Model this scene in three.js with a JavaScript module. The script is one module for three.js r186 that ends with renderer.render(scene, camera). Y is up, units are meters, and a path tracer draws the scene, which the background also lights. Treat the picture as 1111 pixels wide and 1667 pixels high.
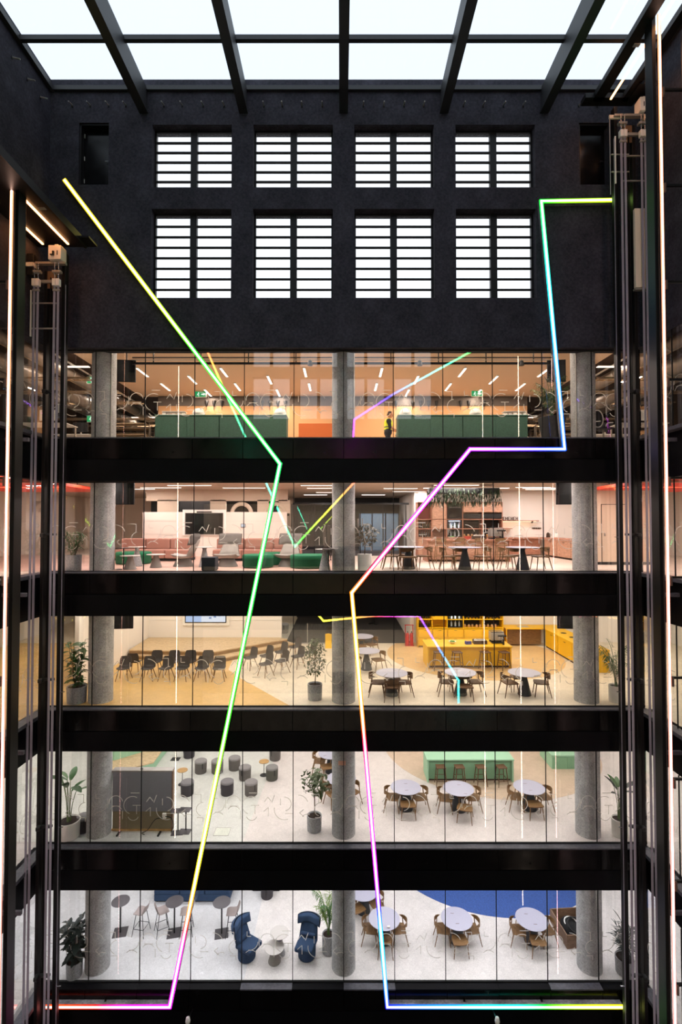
import * as THREE from 'three';
import { mergeGeometries } from 'three/addons/utils/BufferGeometryUtils.js';
import { RoundedBoxGeometry } from 'three/addons/geometries/RoundedBoxGeometry.js';
import { MarchingCubes } from 'three/addons/objects/MarchingCubes.js';
import { RectAreaLightUniformsLib } from 'three/addons/lights/RectAreaLightUniformsLib.js';

// ---------------------------------------------------------------- camera, sky, exposure
const IMG_W = 1111, IMG_H = 1667, FOCAL = 822.6, PITCH = 0.02456, EYE = new THREE.Vector3(-0.078, 13.409, 15.164);
const scene = new THREE.Scene();
const camera = new THREE.PerspectiveCamera(2 * Math.atan(IMG_H / 2 / FOCAL) * 180 / Math.PI, IMG_W / IMG_H, 0.1, 200);
camera.position.copy(EYE);
camera.rotation.x = PITCH;
scene.add(camera);
scene.background = new THREE.Color(0.95, 1.0, 1.06);      // bright overcast
scene.backgroundIntensity = 1.25;
const renderer = new THREE.WebGLRenderer({ antialias: true });
renderer.toneMapping = THREE.LinearToneMapping;
renderer.toneMappingExposure = 1.0;
renderer.shadowMap.enabled = true;
RectAreaLightUniformsLib.init();
const ROOM_LIGHT = [21, 19, 18, 68, 86];                 // radiance of the ceiling lights of the five storeys
const ROOM_TINT = [0xfbfaff, 0xfffaf8, 0xfff4e6, 0xfff0ea, 0xffebd8];

// ---------------------------------------------------------------- helpers
const V = (x, y, z) => new THREE.Vector3(x, y, z);
const TAU = Math.PI * 2, rad = (d) => d * Math.PI / 180;
let seedState = 7;
const rnd = () => { seedState = (seedState * 1664525 + 1013904223) >>> 0; return seedState / 4294967296; };
const reseed = (s) => { seedState = s >>> 0; for (let i = 0; i < 3; i++) rnd(); };
const rr = (a, b) => a + (b - a) * rnd();
const ORD = ['first', 'second', 'third', 'fourth', 'fifth', 'sixth', 'seventh', 'eighth', 'ninth', 'tenth', 'eleventh', 'twelfth', 'thirteenth', 'fourteenth', 'fifteenth', 'sixteenth', 'seventeenth', 'eighteenth', 'nineteenth', 'twentieth', 'twenty-first', 'twenty-second'];
const lerp = (a, b, t) => a + (b - a) * t;
function ray(px, py) {
  return V((px - IMG_W / 2) / FOCAL, -(py - IMG_H / 2) / FOCAL, -1).applyEuler(new THREE.Euler(PITCH, 0, 0));
}
function at(px, py, z = 0) { const d = ray(px, py); return EYE.clone().addScaledVector(d, (z - EYE.z) / d.z); }      // measured point on a plane of depth z
function onLevel(px, py, y) { const d = ray(px, py); return EYE.clone().addScaledVector(d, (y - EYE.y) / d.y); }       // measured point on a horizontal plane
const used = new Map();
function numbered(name) { const n = used.get(name) ?? 0; used.set(name, n + 1); return n ? name + '_' + String(n).padStart(3, '0') : name; }
function tag(o, label, category, group) {
  o.userData.label = label; o.userData.category = category;
  if (group) o.userData.group = group;
  return o;
}
function thing(name, label, category, p = V(0, 0, 0), turn = 0, group) {
  const o = new THREE.Group(); o.name = numbered(name); scene.add(o);
  o.position.copy(p); o.rotation.y = turn;
  return tag(o, label, category, group);
}
function structure(name, p = V(0, 0, 0)) {
  const o = new THREE.Group(); o.name = numbered(name); o.userData.kind = 'structure'; o.position.copy(p); scene.add(o); return o;
}
function copyOf(root, p, turn, label, group) {
  const r = root.clone(); r.name = numbered(root.name.replace(/_\d+$/, '')); scene.add(r);
  r.position.copy(p); r.rotation.y = turn; r.userData = { ...root.userData, label };
  if (group) r.userData.group = group;
  return r;
}
function boxUV(g) {       // uv in metres from the dominant axis of every triangle
  const p = g.attributes.position.array, n = p.length / 3, uv = new Float32Array(n * 2);
  for (let t = 0; t < n; t += 3) {
    const i = t * 3, ax = p[i + 3] - p[i], ay = p[i + 4] - p[i + 1], az = p[i + 5] - p[i + 2], bx_ = p[i + 6] - p[i], by_ = p[i + 7] - p[i + 1], bz_ = p[i + 8] - p[i + 2];
    const nx = Math.abs(ay * bz_ - az * by_), ny = Math.abs(az * bx_ - ax * bz_), nz = Math.abs(ax * by_ - ay * bx_);
    for (let k = 0; k < 3; k++) {
      const j = i + k * 3, o = (t + k) * 2;
      if (ny >= nx && ny >= nz) { uv[o] = p[j]; uv[o + 1] = p[j + 2]; } else if (nx >= nz) { uv[o] = p[j + 2]; uv[o + 1] = p[j + 1]; } else { uv[o] = p[j]; uv[o + 1] = p[j + 1]; }
    }
  }
  g.setAttribute('uv', new THREE.BufferAttribute(uv, 2));
}
function merged(list, keepUV) {
  const gs = [].concat(list).flat(9).map((g) => {
    const q = g.index ? g.toNonIndexed() : g.clone();
    for (const k of Object.keys(q.attributes)) if (!['position', 'normal', 'uv'].includes(k)) q.deleteAttribute(k);
    if (!q.attributes.normal) q.computeVertexNormals();
    if (!q.attributes.uv) q.setAttribute('uv', new THREE.BufferAttribute(new Float32Array(q.attributes.position.count * 2), 2));
    return q;
  });
  const m = gs.length > 1 ? mergeGeometries(gs) : gs[0];
  if (!keepUV) boxUV(m);
  return m;
}
function part(name, geos, mat, parent, opt = {}) {
  const g = geos.isBufferGeometry && geos.userData.ready ? geos : merged(geos, opt.keepUV);
  g.userData.ready = true;
  const m = new THREE.Mesh(g, mat);
  m.name = parent === scene ? numbered(name) : name; m.castShadow = m.receiveShadow = true;
  if (opt.kind) m.userData.kind = opt.kind;
  if (opt.label) m.userData.label = opt.label;
  parent.add(m);
  return m;
}
// geometry: y is the BOTTOM of box and cylinder
const bx = (w, h, d, x = 0, y = 0, z = 0) => new THREE.BoxGeometry(w, h, d).translate(x, y + h / 2, z);
const rb = (w, h, d, x = 0, y = 0, z = 0, r = 0.02, seg = 1) => new RoundedBoxGeometry(w, h, d, seg, Math.min(r, w / 2.01, h / 2.01, d / 2.01)).translate(x, y + h / 2, z);
const cyl = (rt, rbm, h, x = 0, y = 0, z = 0, seg = 20) => new THREE.CylinderGeometry(rt, rbm, h, seg).translate(x, y + h / 2, z);
const lathe = (pts, x = 0, y = 0, z = 0, seg = 28) => new THREE.LatheGeometry(pts.map((p) => new THREE.Vector2(p[0], p[1])), seg).translate(x, y, z);
function rod(a, b, r0, r1 = r0, seg = 8) {
  const d = b.clone().sub(a), g = new THREE.CylinderGeometry(r1, r0, d.length(), seg);
  g.applyQuaternion(new THREE.Quaternion().setFromUnitVectors(V(0, 1, 0), d.normalize()));
  return g.translate((a.x + b.x) / 2, (a.y + b.y) / 2, (a.z + b.z) / 2);
}
const tube = (pts, r, seg = 24, rs = 6) => new THREE.TubeGeometry(new THREE.CatmullRomCurve3(pts), seg, r, rs, false);
function poly(pts, y0, h) {      // flat prism over a plan outline given as [x, z]
  const s = new THREE.Shape(pts.map((p) => new THREE.Vector2(p[0], -p[1])));
  return new THREE.ExtrudeGeometry(s, { depth: h, bevelEnabled: false, curveSegments: 48 }).rotateX(-Math.PI / 2).translate(0, y0, 0);
}
function slab(fn, nu, nv, th) {        // curved sheet of thickness th; fn(u, v) -> Vector3, front side along du x dv
  const P = [], N = [];
  for (let j = 0; j <= nv; j++) for (let i = 0; i <= nu; i++) {
    const u = i / nu, v = j / nv, e = 1e-3, p = fn(u, v);
    const du = fn(Math.min(1, u + e), v).sub(fn(Math.max(0, u - e), v)), dv = fn(u, Math.min(1, v + e)).sub(fn(u, Math.max(0, v - e)));
    P.push(p); N.push(du.cross(dv).normalize());
  }
  const pos = [], idx = [], n = (nu + 1) * (nv + 1);
  for (const s of [0.5, -0.5]) for (let k = 0; k < n; k++) { const q = P[k].clone().addScaledVector(N[k], s * (typeof th === 'function' ? th((k % (nu + 1)) / nu, Math.floor(k / (nu + 1)) / nv) : th)); pos.push(q.x, q.y, q.z); }
  const id = (i, j, s) => s * n + j * (nu + 1) + i;
  for (let j = 0; j < nv; j++) for (let i = 0; i < nu; i++) {
    idx.push(id(i, j, 0), id(i + 1, j, 0), id(i + 1, j + 1, 0), id(i, j, 0), id(i + 1, j + 1, 0), id(i, j + 1, 0));
    idx.push(id(i, j, 1), id(i + 1, j + 1, 1), id(i + 1, j, 1), id(i, j, 1), id(i, j + 1, 1), id(i + 1, j + 1, 1));
  }
  const edge = (i, j, i2, j2) => idx.push(id(i, j, 0), id(i, j, 1), id(i2, j2, 1), id(i, j, 0), id(i2, j2, 1), id(i2, j2, 0));
  for (let i = 0; i < nu; i++) { edge(i + 1, 0, i, 0); edge(i, nv, i + 1, nv); }
  for (let j = 0; j < nv; j++) { edge(0, j, 0, j + 1); edge(nu, j + 1, nu, j); }
  const g = new THREE.BufferGeometry();
  g.setAttribute('position', new THREE.Float32BufferAttribute(pos, 3)); g.setIndex(idx); g.computeVertexNormals();
  return g;
}

const pillow = (t) => (u, v) => t * Math.sqrt(Math.max(0.03, 1 - Math.pow(Math.abs(u * 2 - 1), 5))) * Math.sqrt(Math.max(0.03, 1 - Math.pow(Math.abs(v * 2 - 1), 5)));

// ---------------------------------------------------------------- textures and materials
function lattice(n, s) { reseed(s); const a = new Float32Array(n * n); for (let i = 0; i < a.length; i++) a[i] = rnd(); return (x, y) => {
  const xi = Math.floor(x), yi = Math.floor(y), fx = x - xi, fy = y - yi, w = (t) => t * t * (3 - 2 * t), m = (k) => ((k % n) + n) % n;
  const q = (i, j) => a[m(j) * n + m(i)];
  return lerp(lerp(q(xi, yi), q(xi + 1, yi), w(fx)), lerp(q(xi, yi + 1), q(xi + 1, yi + 1), w(fx)), w(fy)); }; }
function texture(size, metres, srgb, fn) {
  const d = new Uint8Array(size * size * 4);
  for (let y = 0; y < size; y++) for (let x = 0; x < size; x++) {
    const c = fn(x / size, y / size), o = (y * size + x) * 4;
    for (let k = 0; k < 3; k++) d[o + k] = Math.max(0, Math.min(255, (Array.isArray(c) ? c[k] : c) * 255));
    d[o + 3] = 255;
  }
  const t = new THREE.DataTexture(d, size, size); t.wrapS = t.wrapT = THREE.RepeatWrapping; t.magFilter = THREE.LinearFilter; t.minFilter = THREE.LinearMipmapLinearFilter; t.generateMipmaps = true;
  if (srgb) t.colorSpace = THREE.SRGBColorSpace;
  t.repeat.set(1 / metres, 1 / metres); t.needsUpdate = true;
  return t;
}
const n8 = lattice(8, 11), n16 = lattice(16, 12), n64 = lattice(64, 13), n128 = lattice(128, 14), n4 = lattice(4, 15);
const T = {
  concrete: texture(512, 1.6, true, (u, v) => 0.80 + 0.12 * (n8(u * 8, v * 8) - 0.5) + 0.12 * (n64(u * 64, v * 64) - 0.5) + 0.16 * (n128(u * 128, v * 128) - 0.5) - (n64(u * 64 + 9, v * 64) > 0.93 ? 0.22 : 0)),
  fabric: texture(256, 0.35, true, (u, v) => 0.84 + 0.12 * Math.sin(u * TAU * 32) * Math.sin(v * TAU * 32) + 0.22 * (n128(u * 128, v * 128) - 0.5)),
  wood: texture(512, 1.2, true, (u, v) => { const g = n16(u * 4, v * 16) * 2.2 + 0.7 * n64(u * 8, v * 64); const s = 0.5 + 0.5 * Math.sin(g * 9); return [0.86 + 0.13 * s, 0.845 + 0.14 * s, 0.82 + 0.16 * s].map((c) => c - 0.1 * n128(u * 16, v * 128)); }),
  floor: texture(512, 2.4, true, (u, v) => 0.93 + 0.05 * (n4(u * 4, v * 4) - 0.5) + 0.04 * (n16(u * 16, v * 16) - 0.5) + 0.10 * (n128(u * 128, v * 128) - 0.5)),
  carpet: texture(256, 0.8, true, (u, v) => 0.8 + 0.4 * (n128(u * 128, v * 128) - 0.5) + 0.2 * (n64(u * 64, v * 64) - 0.5)),
  stain: texture(512, 3.4, true, (u, v) => { const a = n8(u * 8, v * 8) * 0.5 + n64(u * 64, v * 64) * 0.5; return 0.74 + 0.36 * (a - 0.4) + 0.12 * n128(u * 128, v * 128); }),
  rough: texture(256, 1.5, false, (u, v) => 0.75 + 0.3 * (n8(u * 8, v * 8) - 0.5) + 0.3 * (n64(u * 64, v * 64) - 0.5)),
};
const boardGrey = 0x9b9ba2;
const std = (color, roughness = 0.8, o = {}) => new THREE.MeshStandardMaterial({ color, roughness, ...o });
const phy = (o) => new THREE.MeshPhysicalMaterial(o);
const wood = (c, r = 0.55) => std(c, r, { map: T.wood });
const cloth = (c) => std(c, 0.95, { map: T.fabric, bumpMap: T.fabric, bumpScale: 0.002 });
const floorOf = (c, r = 0.42) => std(c, r, { map: T.floor });
const leafOf = (c) => phy({ color: c, roughness: 0.6, transmission: 0.12, thickness: 0, side: THREE.DoubleSide });
const glow = (c, i) => new THREE.MeshStandardMaterial({ color: 0x111111, roughness: 0.5, emissive: c, emissiveIntensity: i });
const M = {
  wallDark: phy({ color: new THREE.Color(0.056, 0.053, 0.069), roughness: 0.85, specularIntensity: 0.3, map: T.stain, bumpMap: T.stain, bumpScale: 0.002 }),
  panel: phy({ color: new THREE.Color(0.006, 0.0052, 0.0055), roughness: 0.28, specularIntensity: 0.55, map: T.stain, roughnessMap: T.rough }),
  fascia: phy({ color: new THREE.Color(0.0042, 0.0042, 0.006), roughness: 0.6, specularIntensity: 0.25, map: T.stain }),
  ledge: std(new THREE.Color(0.11, 0.11, 0.135), 0.5, { map: T.stain }),
  dust: std(0xd6d4da, 0.9, { map: T.stain }), housing: std(0x8d8b94, 0.7, { map: T.stain }),
  steel: phy({ color: new THREE.Color(0.009, 0.008, 0.008), roughness: 0.42, specularIntensity: 0.5 }),
  beam: std(new THREE.Color(0.02, 0.02, 0.022), 0.5),
  black: std(0x0b0b0c, 0.5), blackMatt: std(0x0a0a0b, 0.9),
  glass: phy({ color: 0xffffff, roughness: 0, transmission: 1, thickness: 0, ior: 1.62 }),
  clear: phy({ color: 0xf6fbff, roughness: 0, transmission: 1, thickness: 0, ior: 1.4 }),
  frit: phy({ color: 0xd6d1c8, roughness: 1, transmission: 0.6, thickness: 0, transparent: true, opacity: 0.85 }),
  milk: phy({ color: 0xffffff, roughness: 0.15, transmission: 1, thickness: 0, ior: 1.3 }),
  concrete: std(new THREE.Color(0.56, 0.56, 0.55), 0.85, { map: T.concrete, bumpMap: T.concrete, bumpScale: 0.004 }),
  white: std(0xe9e6df, 0.7), whiteWall: std(0xe6dfd6, 0.8), pot: std(0xc4c6c8, 0.55, { map: T.concrete }), soil: std(0x2a1d15, 1), potDark: std(0x131416, 0.6),
  oak: wood(0x8a6840), oakDark: wood(0x6f5034), oakPale: wood(0xc99e60), stage: wood(0xdcc29a, 0.5), plyBrown: wood(0x8e7058),
  tableTop: std(0xa2a1b0, 0.42), pedestal: std(0x33363b, 0.6), greyTop: std(0xbdb8b2, 0.5),
  shell: std(0x3a3532, 0.55), shellPink: std(0x9a8d89, 0.6), darkTop: std(0x3d383b, 0.45),
  chrome: std(0xb9b9bb, 0.25, { metalness: 1 }), belt: std(0x8f8c9a, 0.5), zinc: std(0xa8a49c, 0.45, { metalness: 0.5 }),
  blueFab: cloth(0x304a6c), salmon: cloth(0xcb9684), greyFab: cloth(0x77716c), greyPale: cloth(0xa7a099), greyPale2: cloth(0xc2bab0), greyDark: cloth(0x4c484c), olive: cloth(0x65645a), greenFab: cloth(0x14633f), charcoal: cloth(0x35353a),
  mint: std(0x98c2a0, 0.6), mintDark: std(0x7aa684, 0.6), yellow: std(0xdfae10, 0.5), yellowDark: std(0xb98a18, 0.55), pinkWood: wood(0xc48a70), pinkPale: wood(0xd8a88c), greenBoard: std(0x47705e, 0.6, { map: T.carpet }),
  orange: std(0xa8541f, 0.8), plasterWarm: std(0xd0b296, 0.9), bandGrey: std(0x5e5650, 0.9),
  leaf: leafOf(0x2f5a24), leafDark: leafOf(0x16261c), leafHang: leafOf(0x223a1a), leafMid: leafOf(0x3f6a2c), leafPale: leafOf(0x6f8a3c), leafOlive: leafOf(0x4c5a34), stem: std(0x5d4c33, 0.9), stemGreen: std(0x55702f, 0.7),
  screen: std(0x0a0a0c, 0.18), red: std(0xb01616, 0.4), hivis: std(0xd8e020, 0.6), duct: std(0x8a7f74, 0.5, { metalness: 0.35 }), pipeWarm: std(0x9b8468, 0.6), brownDark: std(0x3d2a1c, 0.85),
  bottle: phy({ color: 0x2c3a22, roughness: 0.1, transmission: 0.6, thickness: 0 }), bottleDark: std(0x1a1613, 0.2), ceramic: std(0xe8e4dc, 0.35), cream: std(0xded2bd, 0.75), corkTan: std(0xb98d58, 0.8),
};

// ---------------------------------------------------------------- the building: atrium shell
const LEVEL = [0, 4, 8, 12, 16], HEAD = [2.78, 2.77, 2.71, 2.69, 2.68], MOD = 1.4987, SIDE = 8.85, FRONT = 0.22;
const FLOOR_NAME = ['on the lowest floor', 'on the second floor', 'on the middle floor', 'on the fourth floor', 'on the top floor'];
const WIN_X = [-4.575, -1.525, 1.525, 4.575], WIN_W = 2.4, WIN_Y = [[23.54, 25.46], [20.18, 22.88]], ROOF_Y = 26.55;
const DOOR_X = [-7.53, 7.55];

function upperShape(y0, doors) {
  const s = new THREE.Shape([[-SIDE, y0], [SIDE, y0], [SIDE, ROOF_Y + 0.3], [-SIDE, ROOF_Y + 0.3]].map((p) => new THREE.Vector2(...p)));
  const hole = (x0, x1, a, b) => s.holes.push(new THREE.Path([[x0, a], [x0, b], [x1, b], [x1, a]].map((p) => new THREE.Vector2(...p))));
  for (const x of WIN_X) for (const [a, b] of WIN_Y) hole(x - WIN_W / 2, x + WIN_W / 2, a, b);
  if (doors) for (const x of DOOR_X) hole(x - 0.45, x + 0.45, 23.62, 25.52);
  return new THREE.ExtrudeGeometry(s, { depth: 0.5, bevelEnabled: false });
}
const wallBack = structure('wall_back');
part('upper_wall', upperShape(LEVEL[4] + HEAD[4], true).translate(0, 0, FRONT - 0.5), M.wallDark, wallBack);
part('roof_flashing', bx(SIDE * 2, 0.05, 0.06, 0, ROOF_Y - 0.02, FRONT + 0.03), M.ledge, wallBack);
const XS = []; for (let k = -6; k <= 6; k++) XS.push(Math.max(-SIDE, Math.min(SIDE, k * MOD)));
for (let n = 0; n < 5; n++) {
  const L = LEVEL[n], low = n ? LEVEL[n - 1] + HEAD[n - 1] : -3.2;
  for (let k = 0; k < 12; k++) {
    const x = (XS[k] + XS[k + 1]) / 2, w = XS[k + 1] - XS[k] - 0.012;
    part('spandrel_panel', rb(w, 0.6, 0.05, x, L - 0.64, FRONT - 0.03 + 0.003 * ((k * 7 + n * 3) % 3), 0.004), M.panel, wallBack);
    part('sill_ledge', bx(w + 0.006, 0.035, FRONT + 0.03, x, L - 0.04, (FRONT + 0.03) / 2), n === 0 && ![4, 6, 10].includes(k) ? M.fascia : M.ledge, wallBack);
  }
  part('fascia', bx(SIDE * 2, L - 0.66 - low, 0.06, 0, low, FRONT - 0.03), M.fascia, wallBack);
  part('spandrel_core', bx(SIDE * 2, L - 0.05 - low, 0.14, 0, low, FRONT - 0.14), M.fascia, wallBack);
}

// upper windows: recessed pairs of casements with horizontal glazing bars
let windowNo = 0;
function upperWindow(x, y0, y1, rows, z, dir) {
  const w = structure('window_' + ++windowNo, V(x, y0, z));
  const H = y1 - y0, fw = 0.05, half = (WIN_W - 0.22) / 2, cz = -0.3 * dir;
  part('window_frame', [bx(WIN_W, fw, 0.1, 0, 0, cz), bx(WIN_W, fw, 0.1, 0, H - fw, cz), bx(fw, H, 0.1, -WIN_W / 2 + fw / 2, 0, cz), bx(fw, H, 0.1, WIN_W / 2 - fw / 2, 0, cz)], M.steel, w);
  part('mullion', bx(0.2, H, 0.14, 0, 0, cz + 0.01 * dir), M.steel, w);
  const ph = (H - fw * 2) / rows;
  for (const s of [-1, 1]) for (let r = 0; r < rows; r++) {
    const px = s * (0.1 + (WIN_W / 2 - fw - 0.1) / 2), pw = WIN_W / 2 - fw - 0.1;
    part('glass_pane', bx(pw, ph, 0.004, px, fw + r * ph, cz).translate(0, 0, 0), M.milk, w);
    if (r) part('glazing_bar', rb(pw, 0.05, 0.07, px, fw + r * ph - 0.025, cz + 0.01 * dir, 0.008), M.steel, w);
  }
  return w;
}
for (const [r, [a, b]] of WIN_Y.entries()) for (const x of WIN_X) upperWindow(x, a, b, r ? 8 : 6, FRONT, 1);
for (const [i, x] of DOOR_X.entries()) {
  const d = structure('door_' + (i + 1), V(x, 23.62, FRONT));
  part('door_leaf', rb(0.84, 1.86, 0.05, 0.02, 0.02, -0.27, 0.006), M.panel, d);
  part('door_frame', [bx(0.05, 1.9, 0.3, -0.425, 0, -0.19), bx(0.9, 0.05, 0.3, 0, 1.85, -0.19)], M.steel, d);
  part('door_handle', [rod(V(0.36, 0.85, -0.24), V(0.36, 0.85, -0.19), 0.012), rod(V(0.36, 0.85, -0.19), V(0.26, 0.85, -0.19), 0.012)], M.chrome, d);
  for (const y of [0.2, 0.9, 1.6]) part('hinge', cyl(0.015, 0.015, 0.12, -0.39, y, -0.23, 8), M.zinc, d);
}

// skylight
const ceiling = structure('ceiling');
const purlinZ = onLevel(556, 64, ROOF_Y).z, STEP = purlinZ - FRONT, BEAM_X = [-6.03, -3.02, 0, 3.03, 6.05];
for (const x of BEAM_X) {
  part('roof_beam', [bx(0.2, 0.72, 17.2, x, ROOF_Y - 0.72, 8.62), bx(0.26, 0.05, 17.2, x, ROOF_Y - 0.75, 8.62)], M.beam, ceiling);
}
for (let k = 0; k < 12; k++) part('purlin', bx(SIDE * 2, 0.13, 0.12, 0, ROOF_Y - 0.08, FRONT + 0.03 + k * STEP), M.beam, ceiling);
const BAY = [-SIDE, ...BEAM_X, SIDE];
for (let b = 0; b < 6; b++) for (let k = 0; k < 12; k++) {
  const w = BAY[b + 1] - BAY[b];
  part('glass_pane', bx(w - 0.06, 0.006, STEP - 0.06, (BAY[b] + BAY[b + 1]) / 2, ROOF_Y + 0.06, FRONT + (k + 0.5) * STEP), M.clear, ceiling);
}
part('roof_edge', [bx(0.12, 0.16, 17, -SIDE + 0.06, ROOF_Y - 0.1, 8.6), bx(0.12, 0.16, 17, SIDE - 0.06, ROOF_Y - 0.1, 8.6)], M.beam, ceiling);

// side walls with glazing next to the back corner
function paneGlyphs(seed, w, h) {          // ornamental band on the glass: letter-like arcs and strokes in two staggered rows
  const out = [], t = 0.019, z = 0.004;
  const arc = (x, y, r, a0, a1) => { const g = new THREE.RingGeometry(r - t / 2, r + t / 2, Math.max(4, Math.ceil(Math.abs(a1 - a0) / 14)), 1, rad(a0), rad(a1 - a0)); out.push(g.translate(x, y, z)); };
  const line = (x0, y0, x1, y1) => { const dx = x1 - x0, dy = y1 - y0, l = Math.hypot(dx, dy); out.push(new THREE.PlaneGeometry(l, t).rotateZ(Math.atan2(dy, dx)).translate((x0 + x1) / 2, (y0 + y1) / 2, z)); };
  const G = [
    (x) => { arc(x, 0.42, 0.26, 60, 250); line(x - 0.06, 0.78, x + 0.2, 0.78); arc(x + 0.02, 0.14, 0.16, 200, 340); line(x + 0.12, 0.42, x + 0.12, 0.16); line(x + 0.0, 0.42, x + 0.24, 0.42); },
    (x) => { line(x - 0.1, 0.52, x, 0.66); line(x, 0.66, x + 0.1, 0.54); line(x - 0.12, 0.24, x + 0.02, 0.36); line(x + 0.02, 0.36, x + 0.02, 0.1); line(x + 0.2, 0.72, x + 0.12, 0.5); },
    (x) => { arc(x, 0.46, 0.2, -80, 90); line(x - 0.12, 0.62, x - 0.12, 0.42); arc(x, 0.3, 0.3, 170, 290); line(x + 0.02, 0.18, x + 0.26, 0.18); },
    (x) => { arc(x - 0.1, 0.42, 0.3, 20, 90); line(x + 0.06, 0.3, x - 0.06, 0.2); line(x - 0.06, 0.2, x + 0.08, 0.08); arc(x + 0.16, 0.0, 0.16, 60, 150); },
    (x) => { line(x - 0.16, 0.74, x + 0.02, 0.74); line(x + 0.02, 0.74, x + 0.02, 0.5); arc(x + 0.08, 0.3, 0.2, 90, 250); line(x - 0.1, 0.06, x + 0.08, 0.06); line(x + 0.08, 0.06, x + 0.08, -0.06); },
    (x) => { line(x - 0.1, 0.76, x - 0.1, 0.62); line(x - 0.1, 0.62, x + 0.02, 0.62); arc(x - 0.02, 0.46, 0.24, -100, 0); arc(x + 0.02, 0.02, 0.2, 40, 140); },
    (x) => { arc(x, 0.5, 0.2, 10, 190); line(x - 0.12, 0.4, x + 0.14, 0.4); line(x - 0.24, 0.6, x - 0.24, 0.34); arc(x, 0.2, 0.2, 30, 150); line(x + 0.2, 0.26, x + 0.2, 0.02); },
  ];
  const n = Math.max(1, Math.round(w / 0.43));
  for (let i = 0; i < n; i++) G[(seed * n + i) % G.length](-w / 2 + (i + 0.5) * w / n);
  return out.map((g) => g.translate(0, h, 0));
}
const glyphCache = new Map();
function glyphs(seed, w) { const k = (seed % 7) + ':' + w.toFixed(2); if (!glyphCache.has(k)) { const g = merged(paneGlyphs(seed, w, 0.68)); g.userData.ready = true; glyphCache.set(k, g); } return glyphCache.get(k); }
for (let n = 0; n < 5; n++) {               // the long glazed fronts
  const w = structure('window_' + ++windowNo, V(0, LEVEL[n], 0));
  for (let k = 0; k < 12; k++) {
    const x0 = XS[k], x1 = XS[k + 1], width = x1 - x0 - 0.014;
    const g = part('glass_pane', bx(width, HEAD[n], 0.003), M.glass, w); g.position.set((x0 + x1) / 2, 0, 0);
    part('glass_pattern', glyphs(k + n * 3, width), M.frit, g);
    if (k) part('glazing_joint', bx(0.02, HEAD[n], 0.03, x0, 0, 0), M.blackMatt, w);
  }
  part('head_channel', bx(SIDE * 2, 0.05, 0.08, 0, HEAD[n] - 0.03, 0), M.blackMatt, w);
  part('sill_channel', bx(SIDE * 2, 0.05, 0.06, 0, -0.03, 0), M.blackMatt, w);
}
for (const s of [-1, 1]) {
  const wall = structure(s < 0 ? 'wall_left' : 'wall_right');
  const zEnd = 17.1, zGlass = 4.6, X = s * (SIDE + 0.15);
  part('upper_wall', bx(0.3, ROOF_Y + 0.3 - 18.68, zEnd + 0.3, X, 18.68, zEnd / 2 - 0.15), M.wallDark, wall);
  part('lower_wall', bx(0.3, 18.68 + 3.2, zEnd - zGlass, X, -3.2, (zEnd + zGlass) / 2), M.fascia, wall);
  part('corner_post', bx(0.08, 18.68 + 3.2, 0.08, s * (SIDE + 0.04), -3.2, 0.04), M.fascia, wall);
  for (let n = 0; n < 5; n++) {
    const L = LEVEL[n], low = n ? LEVEL[n - 1] + HEAD[n - 1] : -3.2;
    part('spandrel', bx(0.24, L - 0.05 - low, zGlass, X, low, zGlass / 2), M.fascia, wall);
    part('sill_ledge', bx(0.4, 0.1, zGlass - 0.2, s * (SIDE - 0.02), L - 0.1, zGlass / 2 + 0.1), M.ledge, wall);
    for (let k = 0; k < 3; k++) {
      const g = part('glass_pane', bx(0.003, HEAD[n], 1.48), M.glass, wall); g.position.set(s * (SIDE + 0.02), L, 0.13 + (k + 0.5) * 1.49);
      const pat = part('glass_pattern', glyphs(k + n * 2, 1.43), M.frit, g); pat.rotation.y = -s * Math.PI / 2;
      part('glazing_joint', bx(0.03, HEAD[n], 0.02, s * (SIDE + 0.02), L, 0.13 + (k + 1) * 1.49), M.blackMatt, wall);
    }
  }
}
// the opposite side of the atrium, behind the viewer; it shows only as reflections in the glass
const wallFront = structure('wall_front');
part('upper_wall', upperShape(18, false).translate(0, 0, 17.1), M.wallDark, wallFront);
for (let n = 0; n < 5; n++) {          // unseen storeys across the atrium, lit to brighten the column fronts
  const L = LEVEL[n], low = n ? LEVEL[n - 1] + 2.72 : -3.2;
  part('spandrel', bx(SIDE * 2, L - low, 0.3, 0, low, 17.25), M.fascia, wallFront);
  part('room_floor', bx(SIDE * 2, 0.2, 4, 0, L - 0.2, 19.3), M.cream, wallFront);
  part('room_ceiling', bx(SIDE * 2, 0.2, 4, 0, L + 2.95, 19.3), M.cream, wallFront);
  part('room_wall', bx(SIDE * 2 + 0.4, 3.2, 0.2, 0, L - 0.1, 21.4), M.cream, wallFront);
  for (const s of [-1, 1]) part('room_end', bx(0.2, 3.2, 4.2, s * (SIDE + 0.1), L - 0.1, 19.3), M.cream, wallFront);
  for (const x of [-6, -2, 2, 6]) {
    part('assumed_light_panel', bx(2.4, 0.02, 0.3, x, L + 2.92, 18.6), glow(ROOM_TINT[n], 2.2), wallFront);
    const l = new THREE.RectAreaLight(ROOM_TINT[n], 26, 2.4, 0.3); l.position.set(x, L + 2.91, 18.6); l.rotation.x = -Math.PI / 2; scene.add(l);
  }
}
for (const [a, b] of WIN_Y) for (const x of WIN_X) {
  const w = structure('window_' + ++windowNo, V(x, a, 17.3));
  part('glass_pane', bx(WIN_W, b - a, 0.004), M.milk, w);
  part('mullion', bx(0.2, b - a, 0.1), M.steel, w);
}
const ground = structure('floor');
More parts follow.
